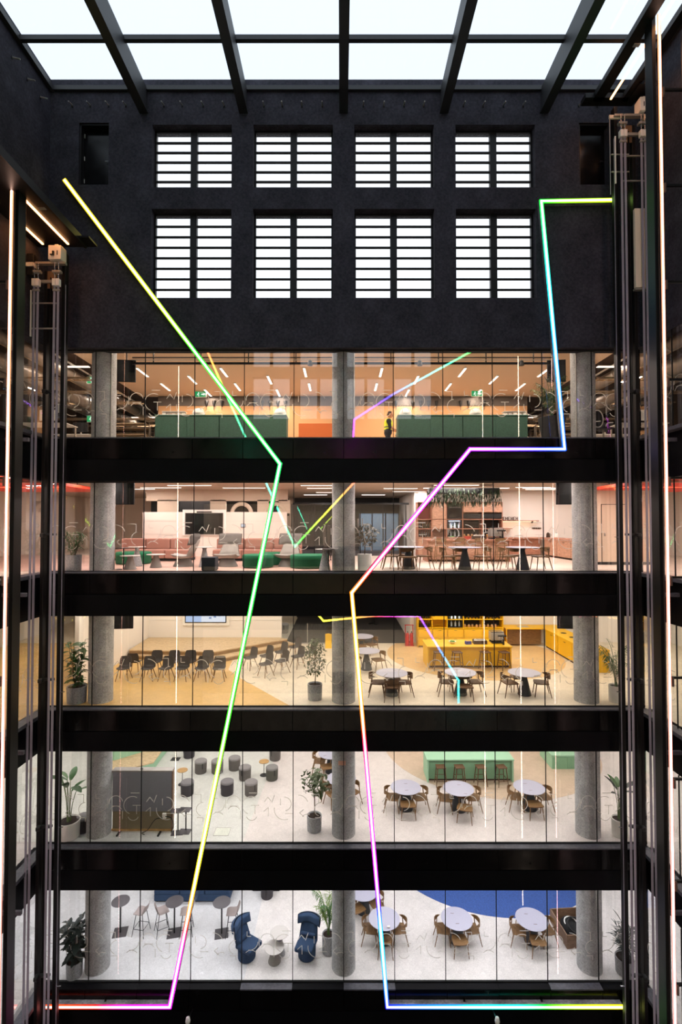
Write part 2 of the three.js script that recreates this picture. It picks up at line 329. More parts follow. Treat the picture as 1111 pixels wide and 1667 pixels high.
part('atrium_floor', bx(SIDE * 2 + 1, 0.2, 17.6, 0, -3.4, 8.6), M.fascia, ground);

// stub pegs in a row under the skylight
const PEGS = [118, 147, 177, 205, 267, 297, 331, 365, 430, 460, 492, 525, 592, 625, 658, 690, 755, 787, 820, 852, 943, 973];
let pegProto;
for (const [i, px] of PEGS.entries()) {
  const p = at(px, 172, FRONT), label = `small wall peg, ${ORD[i]} from the left in the row under the skylight`;
  if (!pegProto) {
    pegProto = thing('wall_peg', label, 'peg', p, 0, 'pegs under the skylight');
    part('bracket', rb(0.05, 0.1, 0.02, 0, -0.05, 0.01, 0.006), M.black, pegProto);
    part('pin', rod(V(0, 0.0, 0.01), V(0, -0.05, 0.22), 0.022, 0.018), M.zinc, pegProto);
  } else copyOf(pegProto, p, 0, label, 'pegs under the skylight');
}
for (const [z, w] of [[2.0, 'nearest'], [1.35, 'middle'], [0.75, 'farthest']]) { const p = V(-SIDE, 25.85, z); copyOf(pegProto, p, Math.PI / 2, `small dark peg on the black left wall below the skylight, ${w} of three`, 'pegs on the left wall'); }

// ---------------------------------------------------------------- light lines across the front
const hue = (h, s = 1, l = 0.5) => new THREE.Color().setHSL(((h % 360) + 360) % 360 / 360, s, l);
function gradientTexture(stops, whiten) {          // stops: [t, hue]
  const n = 512, d = new Uint8Array(n * 4 * 4), c = new THREE.Color(), W = new THREE.Color(1, 1, 1);
  for (let i = 0; i < n; i++) {
    const t = (i + 0.5) / n; let k = 0; while (k < stops.length - 2 && t > stops[k + 1][0]) k++;
    const [t0, h0] = stops[k], [t1, h1] = stops[k + 1];
    c.copy(hue(lerp(h0, h1, Math.max(0, Math.min(1, (t - t0) / (t1 - t0)))))).lerp(W, whiten);
    const e = c.clone().convertLinearToSRGB();
    for (let y = 0; y < 4; y++) { const o = (y * n + i) * 4; d[o] = e.r * 255; d[o + 1] = e.g * 255; d[o + 2] = e.b * 255; d[o + 3] = 255; }
  }
  const tx = new THREE.DataTexture(d, n, 4); tx.magFilter = THREE.LinearFilter; tx.colorSpace = THREE.SRGBColorSpace; tx.needsUpdate = true;
  return tx;
}
const hueAt = (stops, t) => { let k = 0; while (k < stops.length - 2 && t > stops[k + 1][0]) k++; const [a, b] = stops[k], [c, d] = stops[k + 1]; return lerp(b, d, Math.max(0, Math.min(1, (t - a) / (c - a)))); };
function lightLine(name, label, pts, stops, { z = FRONT, dir = 1, core = 4.5, edge = 2.4, depth = 0.17, width = 0.062, lamp = 1.4, whiten = 0.36 } = {}) {
  const o = thing(name, label, 'light line', V(0, 0, 0), 0);
  const mk = (wt, i) => new THREE.MeshStandardMaterial({ color: 0x0a0a0a, roughness: 0.5, emissive: 0xffffff, emissiveMap: gradientTexture(stops, wt), emissiveIntensity: i });
  const mCore = mk(whiten, core), mEdge = mk(0, edge);
  const len = pts.slice(1).map((p, i) => p.distanceTo(pts[i])), total = len.reduce((a, b) => a + b, 0);
  let run = 0;
  for (let i = 0; i < len.length; i++) {
    const a = pts[i], b = pts[i + 1], pieces = Math.ceil(len[i] / 3.2);
    for (let k = 0; k < pieces; k++) {
      const p = a.clone().lerp(b, k / pieces), q = a.clone().lerp(b, (k + 1) / pieces), L = p.distanceTo(q), ang = Math.atan2(q.y - p.y, q.x - p.x);
      const u0 = run / total, u1 = (run + L) / total; run += L;
      const strip = (w, h, zc) => { const g = new THREE.BoxGeometry(L + w * 0.7, w, h); const uv = g.attributes.uv, ps = g.attributes.position; for (let m = 0; m < uv.count; m++) uv.setXY(m, lerp(u0, u1, ps.getX(m) / L + 0.5), 0.5); return g.rotateZ(ang).translate(0, 0, zc * dir); };
      const t = part('led_tube', strip(width, 0.02, depth - 0.01), mCore, o, { keepUV: true });
      t.position.set((p.x + q.x) / 2, (p.y + q.y) / 2, z);
      part('led_glow_edge', strip(width + 0.054, 0.02, depth - 0.016), mEdge, t, { keepUV: true });  // saturated strip imitates the coloured halo around the white core
      part('housing', new THREE.BoxGeometry(L + 0.06, width + 0.06, depth - 0.03).rotateZ(ang).translate(0, 0, dir * (depth - 0.03) / 2), Math.abs(q.y - p.y) < 0.05 && p.y < 0 ? M.dust : M.housing, t);
      if (lamp) {
        const r = new THREE.RectAreaLight(hue(hueAt(stops, (u0 + u1) / 2)), lamp, L, width);
        r.position.set((p.x + q.x) / 2, (p.y + q.y) / 2, z + dir * (depth + 0.012)); r.rotation.set(0, dir > 0 ? Math.PI : 0, 0); r.rotateZ(dir > 0 ? -ang : ang);
        scene.add(r);
      }
    }
  }
  return o;
}
const ZL = FRONT + 0.17, P = (x, y) => { const p = at(x, y, ZL); p.z = 0; return p; };
const pathLen = (pts) => { const out = [0]; for (let i = 1; i < pts.length; i++) out.push(out[i - 1] + pts[i].distanceTo(pts[i - 1])); return out.map((v) => v / out.at(-1)); };
const left = [P(105, 293), P(456, 755), P(276, 1640), P(60, 1640)];
{ const t = pathLen(left); lightLine('led_light_line', 'long bent light line in yellow, green and pink on the left half', left,
  [[0, 40], [t[1] * 0.25, 52], [t[1] * 0.42, 85], [t[1] * 0.6, 120], [t[1] * 0.9, 122], [t[1], 126], [lerp(t[1], t[2], 0.5), 118], [lerp(t[1], t[2], 0.68), 75], [lerp(t[1], t[2], 0.76), 40], [lerp(t[1], t[2], 0.86), 0], [lerp(t[1], t[2], 0.9), -30], [t[2], -65], [lerp(t[2], 1, 0.3), -30], [lerp(t[2], 1, 0.55), 0], [1, 4]]); }
const right = [P(1003, 325), P(882, 327), P(920, 731), P(766, 731), P(573, 965), P(631, 1640), P(1013, 1640)];
{ const t = pathLen(right); lightLine('led_light_line', 'zigzag light line running green, blue, violet and orange down the right half of the atrium', right,
  [[0, 85], [t[1], 122], [lerp(t[1], t[2], 0.22), 140], [lerp(t[1], t[2], 0.36), 185], [lerp(t[1], t[2], 0.55), 220], [t[2], 235], [lerp(t[2], t[3], 0.5), 245], [t[3], 268], [lerp(t[3], t[4], 0.35), 290], [lerp(t[3], t[4], 0.6), 335], [lerp(t[3], t[4], 0.85), 358], [t[4], 375], [lerp(t[4], t[5], 0.12), 392], [lerp(t[4], t[5], 0.3), 372], [lerp(t[4], t[5], 0.48), 330], [lerp(t[4], t[5], 0.66), 285], [lerp(t[4], t[5], 0.78), 235], [lerp(t[4], t[5], 0.84), 205], [t[5], 240], [lerp(t[5], t[6], 0.3), 225], [lerp(t[5], t[6], 0.45), 180], [lerp(t[5], t[6], 0.65), 125], [lerp(t[5], t[6], 0.85), 90], [1, 50]].map(([a, h]) => [a, h])); }
// the same artwork on the opposite wall, seen as a reflection in the glazing
const ZR = 16.9, Q = (x, y) => { const p = at(x, y, -ZR); p.z = 0; return p; };
const mir = [Q(775, 568), Q(640, 642), Q(577, 683), Q(574, 745), Q(582, 780), Q(480, 890), Q(433, 785), Q(372, 650), Q(335, 566)];
{ const t = pathLen(mir); lightLine('led_light_line', 'bent coloured light line on the opposite wall, seen as a reflection in the glass', mir,
  [[0, 120], [t[1] * 0.5, 165], [t[1], 235], [t[2], 285], [t[3], 310], [t[4], 360], [lerp(t[4], t[5], 0.4), 410], [t[5], 495], [t[6], 525], [t[7], 490], [lerp(t[7], 1, 0.6), 395], [1, 365]], { z: ZR + 0.17, dir: -1, core: 16, edge: 8, whiten: 0.12, lamp: 0, width: 0.09 }); }
const mir2 = [Q(520, 1003), Q(527, 1011), Q(605, 1003), Q(683, 1003), Q(747, 1108), Q(747, 1147)];
{ const t = pathLen(mir2); lightLine('led_light_line', 'short bent light line on the opposite wall, reflected in the middle glazed floor', mir2,
  [[0, 60], [t[1], 58], [t[2], 10], [t[3], -95], [lerp(t[3], t[4], 0.6), -140], [t[4], -185], [1, -190]], { z: ZR + 0.17, dir: -1, core: 16, edge: 8, whiten: 0.12, lamp: 0, width: 0.09 }); }

// ---------------------------------------------------------------- lifts on both sides
function verticalStrip(parent, x, z, y0, y1, strength, dir) {
  const n = Math.ceil((y1 - y0) / 3.4), h = (y1 - y0) / n;
  for (let i = 0; i < n; i++) {
    const t = (i + 0.5) / n, c = new THREE.Color(0xffa468).lerp(new THREE.Color(0xff9a9a), 1 - t);
    const core = part('led_strip', bx(0.036, h, 0.03, x, y0 + i * h, z), glow(c.clone().lerp(new THREE.Color(1, 1, 1), 0.45), strength), parent);
    part('strip_glow_edge', [bx(0.018, h, 0.024, x - 0.027, y0 + i * h, z), bx(0.018, h, 0.024, x + 0.027, y0 + i * h, z)], glow(c, 1.6), core);  // side lips imitate the warm glow spreading from the strip
    const l = new THREE.RectAreaLight(c, strength * 0.16, 0.045, h);
    l.position.set(x, y0 + (i + 0.5) * h, z + dir * 0.02); l.rotation.y = dir > 0 ? Math.PI : 0;
    scene.add(l);
  }
}
function lift(s, top, front, ledX, dx, label) {
  const o = thing('lift_shaft', label, 'lift');
  const z0 = 0.9, z1 = 3.1, y0 = -3.2, H = top - y0;
  const X = (v) => s * (v + dx);
  part('post', rb(0.1, H - 0.25, 0.19, X(7.96), y0, z0, 0.01), M.steel, o);
  part('post', rb(0.09, H - 0.8, 0.2, X(8.46), y0, z0, 0.01), M.steel, o);
  part('post', rb(0.1, top + 0.2 - y0, 0.3, s * front, y0, z1, 0.012), M.steel, o);
  part('glass_edge', bx(0.012, H - 1.2, 0.012, X(7.885), y0, z0 + 0.1), M.belt, o);
  // crossbeam, hitch blocks and suspension belts
  part('crossbeam', bx(0.95, 0.06, 0.12, X(8.28), top - 0.7, 1.15), M.zinc, o);
  part('crossbeam', bx(0.7, 0.08, 0.06, X(8.4), top - 1.2, 1.1), M.zinc, o);
  for (const bxc of [8.01, 8.575]) {
    for (const e of [-0.052, 0.052]) {
      part('belt', bx(0.062, H - 1.36, 0.012, X(bxc) + e, y0, 1.25), M.belt, o);
      part('tension_rod', cyl(0.012, 0.012, 0.45, X(bxc) + e, top - 1.14, 1.25, 8), M.chrome, o);
      part('hitch_block', rb(0.1, 0.2, 0.12, X(bxc) + e, top - 1.36, 1.25, 0.015), M.white, o);
    }
    part('hitch_plate', rb(0.24, 0.07, 0.12, X(bxc), top - 0.98, 1.22, 0.01), M.zinc, o);
    part('belt_clamp', rb(0.2, 0.06, 0.05, X(bxc), top - 1.5, 1.25, 0.01), M.zinc, o);
  }
  part('guide_rail', [bx(0.02, H - 1, 0.07, X(8.3), y0, 1.0), bx(0.07, H - 1, 0.015, X(8.3), y0, 0.96)], M.steel, o);
  part('guide_rail', [bx(0.02, H - 1, 0.05, X(8.36), y0, 2.2), bx(0.05, H - 1, 0.015, X(8.36), y0, 2.16)], M.steel, o);
  part('back_plate', rb(0.3, 0.5, 0.02, X(8.3), top - 1.3, 0.98, 0.008), std(0x7a5a3c, 0.6), o);
  const mx = s < 0 ? 8.05 : 8.66;
  part('machine_box', rb(0.36, 0.4, 0.3, X(mx), top - 0.62, 1.15, 0.02), M.white, o);
  part('machine_lid', rb(0.1, 0.06, 0.2, X(mx - 0.02), top - 0.23, 1.15, 0.01), M.white, o);
  part('machine_valve', [cyl(0.03, 0.03, 0.07, X(mx + 0.02), top - 0.48, 1.33, 12), bx(0.1, 0.025, 0.05, X(mx + 0.05), top - 0.52, 1.33), cyl(0.012, 0.012, 0.12, X(mx - 0.08), top - 0.5, 1.31, 8)], M.black, o);
  part('vent_housing', rb(0.2, 0.62, 0.16, X(8.74), top - 1.06, 1.2, 0.02), M.black, o);
  part('vent_band', rb(0.22, 0.12, 0.18, X(8.74), top - 0.82, 1.21, 0.01), M.cream, o);
  for (const y of [1.78, 2.5]) part('stay_bar', bx(0.72, 0.035, 0.035, X(8.45), top - y, 1.08), M.zinc, o);
  part('cable_trunk', bx(0.035, 1.3, 0.03, X(8.74), top - 2.75, 1.2), M.white, o);
  if (s > 0) { part('sensor_bar', rb(0.34, 0.1, 0.05, X(7.86), top - 0.72, 1.12, 0.01), M.cream, o); part('sensor_rod', cyl(0.01, 0.01, 2.2, X(7.71), top - 2.9, 1.12, 6), M.zinc, o); part('cable_trunk', bx(0.03, 1.35, 0.03, X(7.84), top - 2.6, 1.15), M.white, o); for (const y of [1.75, 2.25]) part('stay_bar', bx(0.5, 0.03, 0.03, X(8.0), top - y, 1.1), M.zinc, o); }
  // canopy with light lines
  const wire = (xv, b) => {
    const a = 0.95;
    part('led_strip', bx(0.05, 0.03, b - a, X(xv), top - 0.02, (a + b) / 2), glow(0xffb070, 7), o);
    const l = new THREE.RectAreaLight(0xff9f55, 26, 0.05, b - a); l.position.set(X(xv), top - 0.045, (a + b) / 2); l.rotation.x = -Math.PI / 2; scene.add(l);
  };
  if (s < 0) part('canopy', [bx(1.5, 0.1, 6, X(8.2), top + 0.02, 3.75), bx(0.06, 0.22, 6, X(7.46), top - 0.02, 3.75), bx(0.3, 0.05, 0.5, X(7.3), top + 0.05, 0.95)], M.steel, o);
  else part('canopy', [bx(0.3, 0.16, 6, X(7.5), top, 3.85), bx(0.22, 0.16, 6, X(8.3), top, 3.85), bx(1.5, 0.14, 0.3, X(7.85), top, 0.85), bx(0.5, 0.1, 0.6, X(8.6), top - 0.05, 1.2)], M.steel, o);
  if (s < 0) { wire(7.86, 2.9); wire(8.58, 2.1); } else { wire(7.84, 5.2); wire(8.72, 1.5); }
  part('junction_plate', rb(0.16, 0.02, 0.1, X(7.62), top - 0.03, 2.6, 0.006), M.zinc, o);
  for (let n = 0; n < 5; n++) {
    part('cross_bar', rb(0.62, 0.1, 0.08, X(8.46), LEVEL[n] - 0.45, 2.15, 0.01), M.ledge, o);
    part('rail_bracket', [bx(0.3, 0.06, 0.08, X(8.16), LEVEL[n] + 1.1, 1.1), rb(0.12, 0.12, 0.16, X(8.34), LEVEL[n] + 1.05, 1.15, 0.03)], M.black, o);
    part('glass_clip', bx(0.12, 0.015, 0.03, X(7.82), LEVEL[n] + 0.75 + 0.3 * (n % 2), z0 + 0.1), M.chrome, o);
  }
  verticalStrip(o, s * ledX, z1 + 0.12, y0, top + 0.15, 14, 1);
  for (let y = y0 + 1; y < top - 1; y += 2.36) {
    part('strip_bracket', rb(0.05, 0.22, 0.05, s * (ledX + 0.09), y, z1 + 0.1, 0.01), std(0x6a5850, 0.4), o);
    part('bracket_arm', bx(0.5, 0.05, 0.06, s * (ledX + 0.36), y + 0.17, z1 + 0.05), M.black, o);
  }
  part('rear_panel', bx(0.08, top - y0, 0.5, s * (ledX + 0.75), y0, z1 + 0.1), M.black, o);
  return o;
}
lift(-1, 21.4, 7.85, 7.99, 0, 'black steel lift shaft at the left edge, ending below a lit canopy');
const liftRight = lift(1, 25.62, 7.48, 7.63, -0.17, 'black steel lift shaft at the right edge, reaching the skylight');
part('counterweight', rb(0.34, 2.25, 0.1, 8.36, 20.05, 1.12, 0.01), M.cream, liftRight); part('counterweight_shoe', bx(0.38, 0.05, 0.12, 8.36, 19.98, 1.12), M.zinc, liftRight);
for (const [x, z, w] of [[7.86, 7.3, 'nearest'], [7.86, 13, 'farthest'], [-7.8, 8.7, 'left']]) {      // lift edges beside and behind the viewer
  const o = thing('light_post', 'glowing vertical line seen as a white reflection in the ' + (w === 'left' ? 'left part of the glass' : w === 'nearest' ? 'glass farther right' : 'glass right of centre'), 'light post', V(x, 0, z));
  part('post', rb(0.2, 24.5, 0.2, 0, -3.2, 0.13, 0.01), M.steel, o);
  const n = 8; for (let i = 0; i < n; i++) part('led_strip', bx(0.026, 3, 0.03, 0, -3.2 + i * 3.02, 0), glow(0xffe4cc, 15), o);
}

// ---------------------------------------------------------------- rooms behind the glass
const DEPTH = [6.5, 9, 14.6, 14.6, 14.6], XR = 15, CEIL = [2.95, 2.95, 2.95, 2.95, 3.3];
function slabOutline(a, b) { return [[-XR, -b], [XR, -b], [XR, 5.6], [SIDE + 0.06, 5.6], [SIDE + 0.06, -a], [-SIDE - 0.06, -a], [-SIDE - 0.06, 5.6], [-XR, 5.6]]; }
const roomFloor = [];
function room(n, floorMat, wallMat, ceilMat) {
  const L = LEVEL[n], D = DEPTH[n];
  const f = structure('floor'); roomFloor[n] = f;
  part('floor_slab', poly(slabOutline(0.03, D), L - 0.2, 0.2), floorMat, f);
  const c = structure('ceiling');
  part('ceiling_slab', poly(slabOutline(0.06, D), L + CEIL[n], 0.3), ceilMat, c);
  part('wall', bx(XR * 2, CEIL[n] + 0.2, 0.2, 0, L - 0.1, -D - 0.1), wallMat, structure('wall_back'));
  for (const s of [-1, 1]) {
    const w = structure(s < 0 ? 'wall_left' : 'wall_right');
    part('wall', bx(0.2, CEIL[n] + 0.2, D + 5.8, s * (XR + 0.1), L - 0.1, (5.6 - D) / 2), wallMat, w);
    part('end_wall', bx(XR - SIDE, CEIL[n] + 0.2, 0.2, s * (XR + SIDE) / 2, L - 0.1, 5.7), wallMat, w);
  }
  return c;
}
function roomLight(c, n, x, z, w = 2.2, d = 0.25, k = 1, y = CEIL[n] - 0.03) {  // ceiling lamps, mostly out of view, placed to light the rooms
  part('assumed_light_panel', bx(w, 0.02, d, x, LEVEL[n] + y + 0.005, z), glow(ROOM_TINT[n], 2.2), c);
  const l = new THREE.RectAreaLight(ROOM_TINT[n], ROOM_LIGHT[n] * k, w, d);
  l.position.set(x, LEVEL[n] + y - 0.004, z); l.rotation.x = -Math.PI / 2; l.castShadow = true; scene.add(l);
}
function circle3(a, b, c) {       // circle through three floor points (x, z)
  const ax = a.x, az = a.z, bx_ = b.x, bz = b.z, cx = c.x, cz = c.z, d = 2 * (ax * (bz - cz) + bx_ * (cz - az) + cx * (az - bz));
  const q = (x, z) => x * x + z * z, ux = (q(ax, az) * (bz - cz) + q(bx_, bz) * (cz - az) + q(cx, cz) * (az - bz)) / d, uz = (q(ax, az) * (cx - bx_) + q(bx_, bz) * (ax - cx) + q(cx, cz) * (bx_ - ax)) / d;
  return [ux, uz, Math.hypot(ax - ux, az - uz)];
}
function inlayCircle(n, px, mat, zBack) {
  const [cx, cz, r] = circle3(...px.map(([x, y]) => onLevel(x, y, LEVEL[n]))), pts = [];
  for (let i = 0; i < 120; i++) { const a = i / 120 * TAU; pts.push([cx + r * Math.cos(a), Math.max(zBack, Math.min(-0.06, cz + r * Math.sin(a)))]); }
  part('floor_inlay', poly(pts, LEVEL[n], 0.004), mat, roomFloor[n]);
}
const inlayPoly = (n, pts, mat, h = 0.003) => part('floor_inlay', poly(pts, LEVEL[n], h), mat, roomFloor[n]);

const COL_X = [-7.47, 0, 7.47], COL_NAME = ['left', 'middle', 'right'];
for (let n = 0; n < 5; n++) for (let k = 0; k < 3; k++) {
  const o = thing('concrete_column', `round grey concrete column at the ${['left end', 'middle', 'right end'][k]} ${FLOOR_NAME[n]}`, 'column', V(COL_X[k], LEVEL[n], -0.5), 0, 'concrete columns');
  const pts = []; const h = CEIL[n]; for (let i = 0; i <= 16; i++) pts.push([0.355 + 0.002 * Math.sin(i * 2.3 + k), i / 16 * h]);
  part('shaft', lathe(pts, 0, 0, 0, 40), M.concrete, o);
  if (n === 1 && k === 1) part('wall_tape', bx(0.22, 0.13, 0.004, -0.05, 2.2, 0.357), std(0xd8a48c, 0.8), o, { label: 'pale pink paper label' });
  if (n === 4) part('conduit', rod(V(k === 2 ? -0.3 : 0.31, 0, 0.2), V(k === 2 ? -0.3 : 0.31, h, 0.2), 0.018), M.zinc, o);
}

// ---------------------------------------------------------------- furniture patterns (built once, copied where they stand)
const protos = new Map();
function place(kind, p, turn, label, group, category) {       // the first call builds, later calls copy
  if (!protos.has(kind)) { const o = BUILD[kind](); o.position.copy(p); o.rotation.y = turn; o.userData.label = label; o.userData.group = group; protos.set(kind, o); return o; }
  return copyOf(protos.get(kind), p, turn, label, group);
}
const four = (fn) => [[-1, 1], [1, 1], [1, -1], [-1, -1]].map(([a, b]) => fn(a, b));
function archBand(r, a0, a1, y0, y1, th, droop) {      // upright curved back rail; its ends thin out
  return slab((u, v) => { const a = rad(lerp(a0, a1, u)), e = Math.pow(Math.abs(u * 2 - 1), 2.2); const lo = lerp(y0, y1 - 0.04, e), y = lerp(lo, y1 - droop * e, v); return V(r * Math.cos(a), y, r * Math.sin(a) * 1.02); }, 16, 2, th);
}
function diningChair(mat) {
  const o = thing('dining_chair', '', 'chair');
  const seat = new THREE.Shape(); seat.moveTo(-0.2, -0.19); seat.lineTo(0.2, -0.19); seat.quadraticCurveTo(0.25, 0.05, 0.23, 0.2); seat.quadraticCurveTo(0, 0.26, -0.23, 0.2); seat.quadraticCurveTo(-0.25, 0.05, -0.2, -0.19);
  part('seat', new THREE.ExtrudeGeometry(seat, { depth: 0.022, bevelEnabled: true, bevelSize: 0.008, bevelThickness: 0.006, bevelSegments: 1, curveSegments: 6 }).rotateX(Math.PI / 2).translate(0, 0.425, 0), mat, o);
  for (const s of [-1, 1]) part('leg', rod(V(s * 0.19, 0.42, 0.17), V(s * 0.235, 0, 0.23), 0.018, 0.012, 8), mat, o);
  for (const s of [-1, 1]) part('leg', [rod(V(s * 0.2, 0.6, -0.155), V(s * 0.19, 0.4, -0.17), 0.016, 0.018, 8), rod(V(s * 0.19, 0.4, -0.17), V(s * 0.235, 0, -0.27), 0.018, 0.012, 8)], mat, o);
  part('backrest', archBand(0.255, 190, 350, 0.54, 0.705, 0.016, 0.05), mat, o);
  part('apron', [rod(V(-0.19, 0.395, 0.17), V(0.19, 0.395, 0.17), 0.013), rod(V(-0.19, 0.395, -0.16), V(0.19, 0.395, -0.16), 0.013)], mat, o);
  return o;
}
function diningTable(conical) {
  const o = thing(conical ? 'cone_table' : 'round_table', '', 'table');
  part('tabletop', lathe([[0, 0.678], [0.46, 0.678], [0.5, 0.69], [0.503, 0.697], [0.5, 0.704], [0, 0.704]], 0, 0, 0, 48), M.tableTop, o);
  part('pedestal', lathe(conical ? [[0, 0], [0.2, 0], [0.21, 0.012], [0.075, 0.6], [0.1, 0.678], [0, 0.678]] : [[0, 0], [0.235, 0], [0.24, 0.02], [0.13, 0.62], [0.16, 0.678], [0, 0.678]], 0, 0, 0, 32), M.pedestal, o);
  return o;
}
function shellSurface(wide, back, seatY) {      // one-piece bucket
  return slab((u, v) => {
    const prof = [[0.2, seatY - 0.015], [0.1, seatY], [-0.02, seatY - 0.01], [-0.13, seatY], [-0.185, seatY + 0.06], [-0.215, seatY + back * 0.55], [-0.25, seatY + back]];
    const t = v * (prof.length - 1), i = Math.min(prof.length - 2, Math.floor(t)), f = t - i, z = lerp(prof[i][0], prof[i + 1][0], f), y = lerp(prof[i][1], prof[i + 1][1], f);
    const e = Math.max(0, Math.abs(v - 0.5) * 2 - 0.72) / 0.28, w = wide * (1 - 0.22 * e * e) * (v > 0.5 ? 0.96 : 1), q = u * 2 - 1;
    return V(q * w, y + 0.025 * q * q * (v < 0.6 ? 1 : 0), z + (v > 0.6 ? 0.045 * q * q : 0));
  }, 8, 18, 0.012);
}
const BUILD = {
  chair: () => diningChair(M.oak), chairDark: () => diningChair(M.oakDark),
  table: () => diningTable(false), coneTable: () => diningTable(true),
  shellChair: () => {
    const o = thing('shell_chair', '', 'chair');
    part('seat_shell', shellSurface(0.215, 0.36, 0.42), M.shell, o);
    for (const s of [-1, 1]) { part('leg', rod(V(s * 0.13, 0.41, 0.1), V(s * 0.22, 0, 0.2), 0.016, 0.011), M.oak, o); part('leg', rod(V(s * 0.13, 0.41, -0.08), V(s * 0.22, 0, -0.22), 0.016, 0.011), M.oak, o); }
    part('under_frame', [bx(0.28, 0.02, 0.03, 0, 0.395, 0.1), bx(0.28, 0.02, 0.03, 0, 0.395, -0.08)], M.oak, o);
    return o;
  },
  barStoolShell: () => {
    const o = thing('bar_stool', '', 'bar stool');
    part('seat_shell', shellSurface(0.2, 0.27, 0.7), M.shellPink, o);
    four((a, b) => part('leg', rod(V(a * 0.12, 0.7, b * 0.11), V(a * 0.21, 0, b * 0.21), 0.011, 0.009), M.black, o));
    const q = (a, b, y) => { const t = 1 - y / 0.7; return V(a * lerp(0.12, 0.21, t), y, b * lerp(0.11, 0.21, t)); };
    part('footrest', [[1, 1, -1, 1], [-1, 1, -1, -1], [-1, -1, 1, -1], [1, -1, 1, 1]].map(([a, b, c, d]) => rod(q(a, b, 0.24), q(c, d, 0.24), 0.008)), M.black, o);
    return o;
  },
  barStoolWood: () => {
    const o = thing('wooden_bar_stool', '', 'bar stool');
    part('seat', rb(0.34, 0.035, 0.32, 0, 0.64, 0, 0.015, 2), M.oakDark, o);
    four((a, b) => part('leg', rod(V(a * 0.13, 0.64, b * 0.12), V(a * 0.19, 0, b * 0.18), 0.019, 0.014), M.oakDark, o));
    const q = (a, b, y) => { const t = 1 - y / 0.64; return V(a * lerp(0.13, 0.19, t), y, b * lerp(0.12, 0.18, t)); };
    part('stretcher', [rod(q(-1, 1, 0.2), q(1, 1, 0.2), 0.011), rod(q(-1, -1, 0.3), q(1, -1, 0.3), 0.011), rod(q(-1, 1, 0.26), q(-1, -1, 0.26), 0.011), rod(q(1, 1, 0.26), q(1, -1, 0.26), 0.011)], M.oakDark, o);
    return o;
  },
  barStoolBack: () => {
    const o = thing('bar_chair', '', 'bar stool');
    part('seat', rb(0.38, 0.03, 0.36, 0, 0.62, 0, 0.014, 2), M.oak, o);
    four((a, b) => part('leg', rod(V(a * 0.15, 0.62, b * 0.14), V(a * 0.2, 0, b * 0.2), 0.017, 0.012), M.oak, o));
    part('backrest', archBand(0.22, 195, 345, 0.76, 0.9, 0.016, 0.03), M.oak, o);
    for (const s of [-1, 1]) part('back_post', rod(V(s * 0.16, 0.63, -0.13), V(s * 0.17, 0.84, -0.145), 0.013), M.oak, o);
    part('footrest', [rod(V(-0.18, 0.22, 0.175), V(0.18, 0.22, 0.175), 0.011), rod(V(-0.18, 0.28, -0.175), V(0.18, 0.28, -0.175), 0.011)], M.oak, o);
    return o;
  },
  poser: () => {
    const o = thing('bar_table', '', 'table');
    part('tabletop', lathe([[0, 1.0], [0.26, 1.0], [0.285, 1.01], [0.285, 1.02], [0, 1.025]], 0, 0, 0, 40), M.darkTop, o);
    part('pole', cyl(0.026, 0.026, 0.99, 0, 0.015, 0, 14), M.black, o);
    part('base', rb(0.44, 0.014, 0.44, 0, 0, 0, 0.007), M.darkTop, o);
    return o;
  },
  pouf: () => poufOf(M.greyFab), poufDark: () => poufOf(M.greyDark), poufOlive: () => poufOf(M.olive), poufPale: () => poufOf(M.greyPale),
  sideTable: () => {
    const o = thing('side_table', '', 'table');
    part('tabletop', cyl(0.185, 0.185, 0.02, 0, 0.5, 0, 32), M.oakPale, o);
    part('pole', cyl(0.012, 0.012, 0.5, 0, 0.006, 0, 10), M.black, o);
    part('base', cyl(0.15, 0.15, 0.01, 0, 0, 0, 24), M.black, o);
    return o;
  },
  laptopTable: () => {
    const o = thing('laptop_table', '', 'table');
    part('tabletop', rb(0.36, 0.018, 0.26, 0, 0.66, 0, 0.006), M.darkTop, o);
    part('pole', bx(0.03, 0.65, 0.03, 0, 0.01, -0.09), M.black, o);
    part('base', rb(0.36, 0.012, 0.28, 0, 0, 0, 0.005), M.darkTop, o);
    return o;
  },
  coneSide: () => {
    const o = thing('pedestal_table', '', 'table');
    part('tabletop', lathe([[0, 0.415], [0.27, 0.415], [0.3, 0.425], [0.3, 0.435], [0, 0.44]], 0, 0, 0, 36), M.greyTop, o);
    part('pedestal', lathe([[0, 0], [0.19, 0], [0.19, 0.02], [0.08, 0.36], [0.1, 0.415], [0, 0.415]], 0, 0, 0, 28), M.greyPale, o);
    return o;
  },
  coneHigh: () => {
    const o = thing('pedestal_table', '', 'table');
    part('tabletop', lathe([[0, 0.64], [0.26, 0.64], [0.29, 0.65], [0.29, 0.66], [0, 0.665]], 0, 0, 0, 36), M.greyTop, o);
    part('pedestal', lathe([[0, 0], [0.18, 0], [0.18, 0.02], [0.06, 0.58], [0.09, 0.64], [0, 0.64]], 0, 0, 0, 28), M.pot, o);
    return o;
  },
  loungeGrey: () => {
    const o = thing('lounge_chair', '', 'armchair');
    part('base', lathe([[0, 0], [0.34, 0], [0.34, 0.02], [0.22, 0.28], [0, 0.3]], 0, 0, 0.02, 20), M.greyPale, o);
    part('seat', slab((u, v) => { const q = u * 2 - 1; return V(q * (0.36 + 0.06 * v), 0.34 + 0.05 * v - 0.05 * Math.sin(v * Math.PI) + 0.04 * q * q, lerp(-0.26, 0.38, v)); }, 10, 10, pillow(0.12)), M.greyPale2, o);
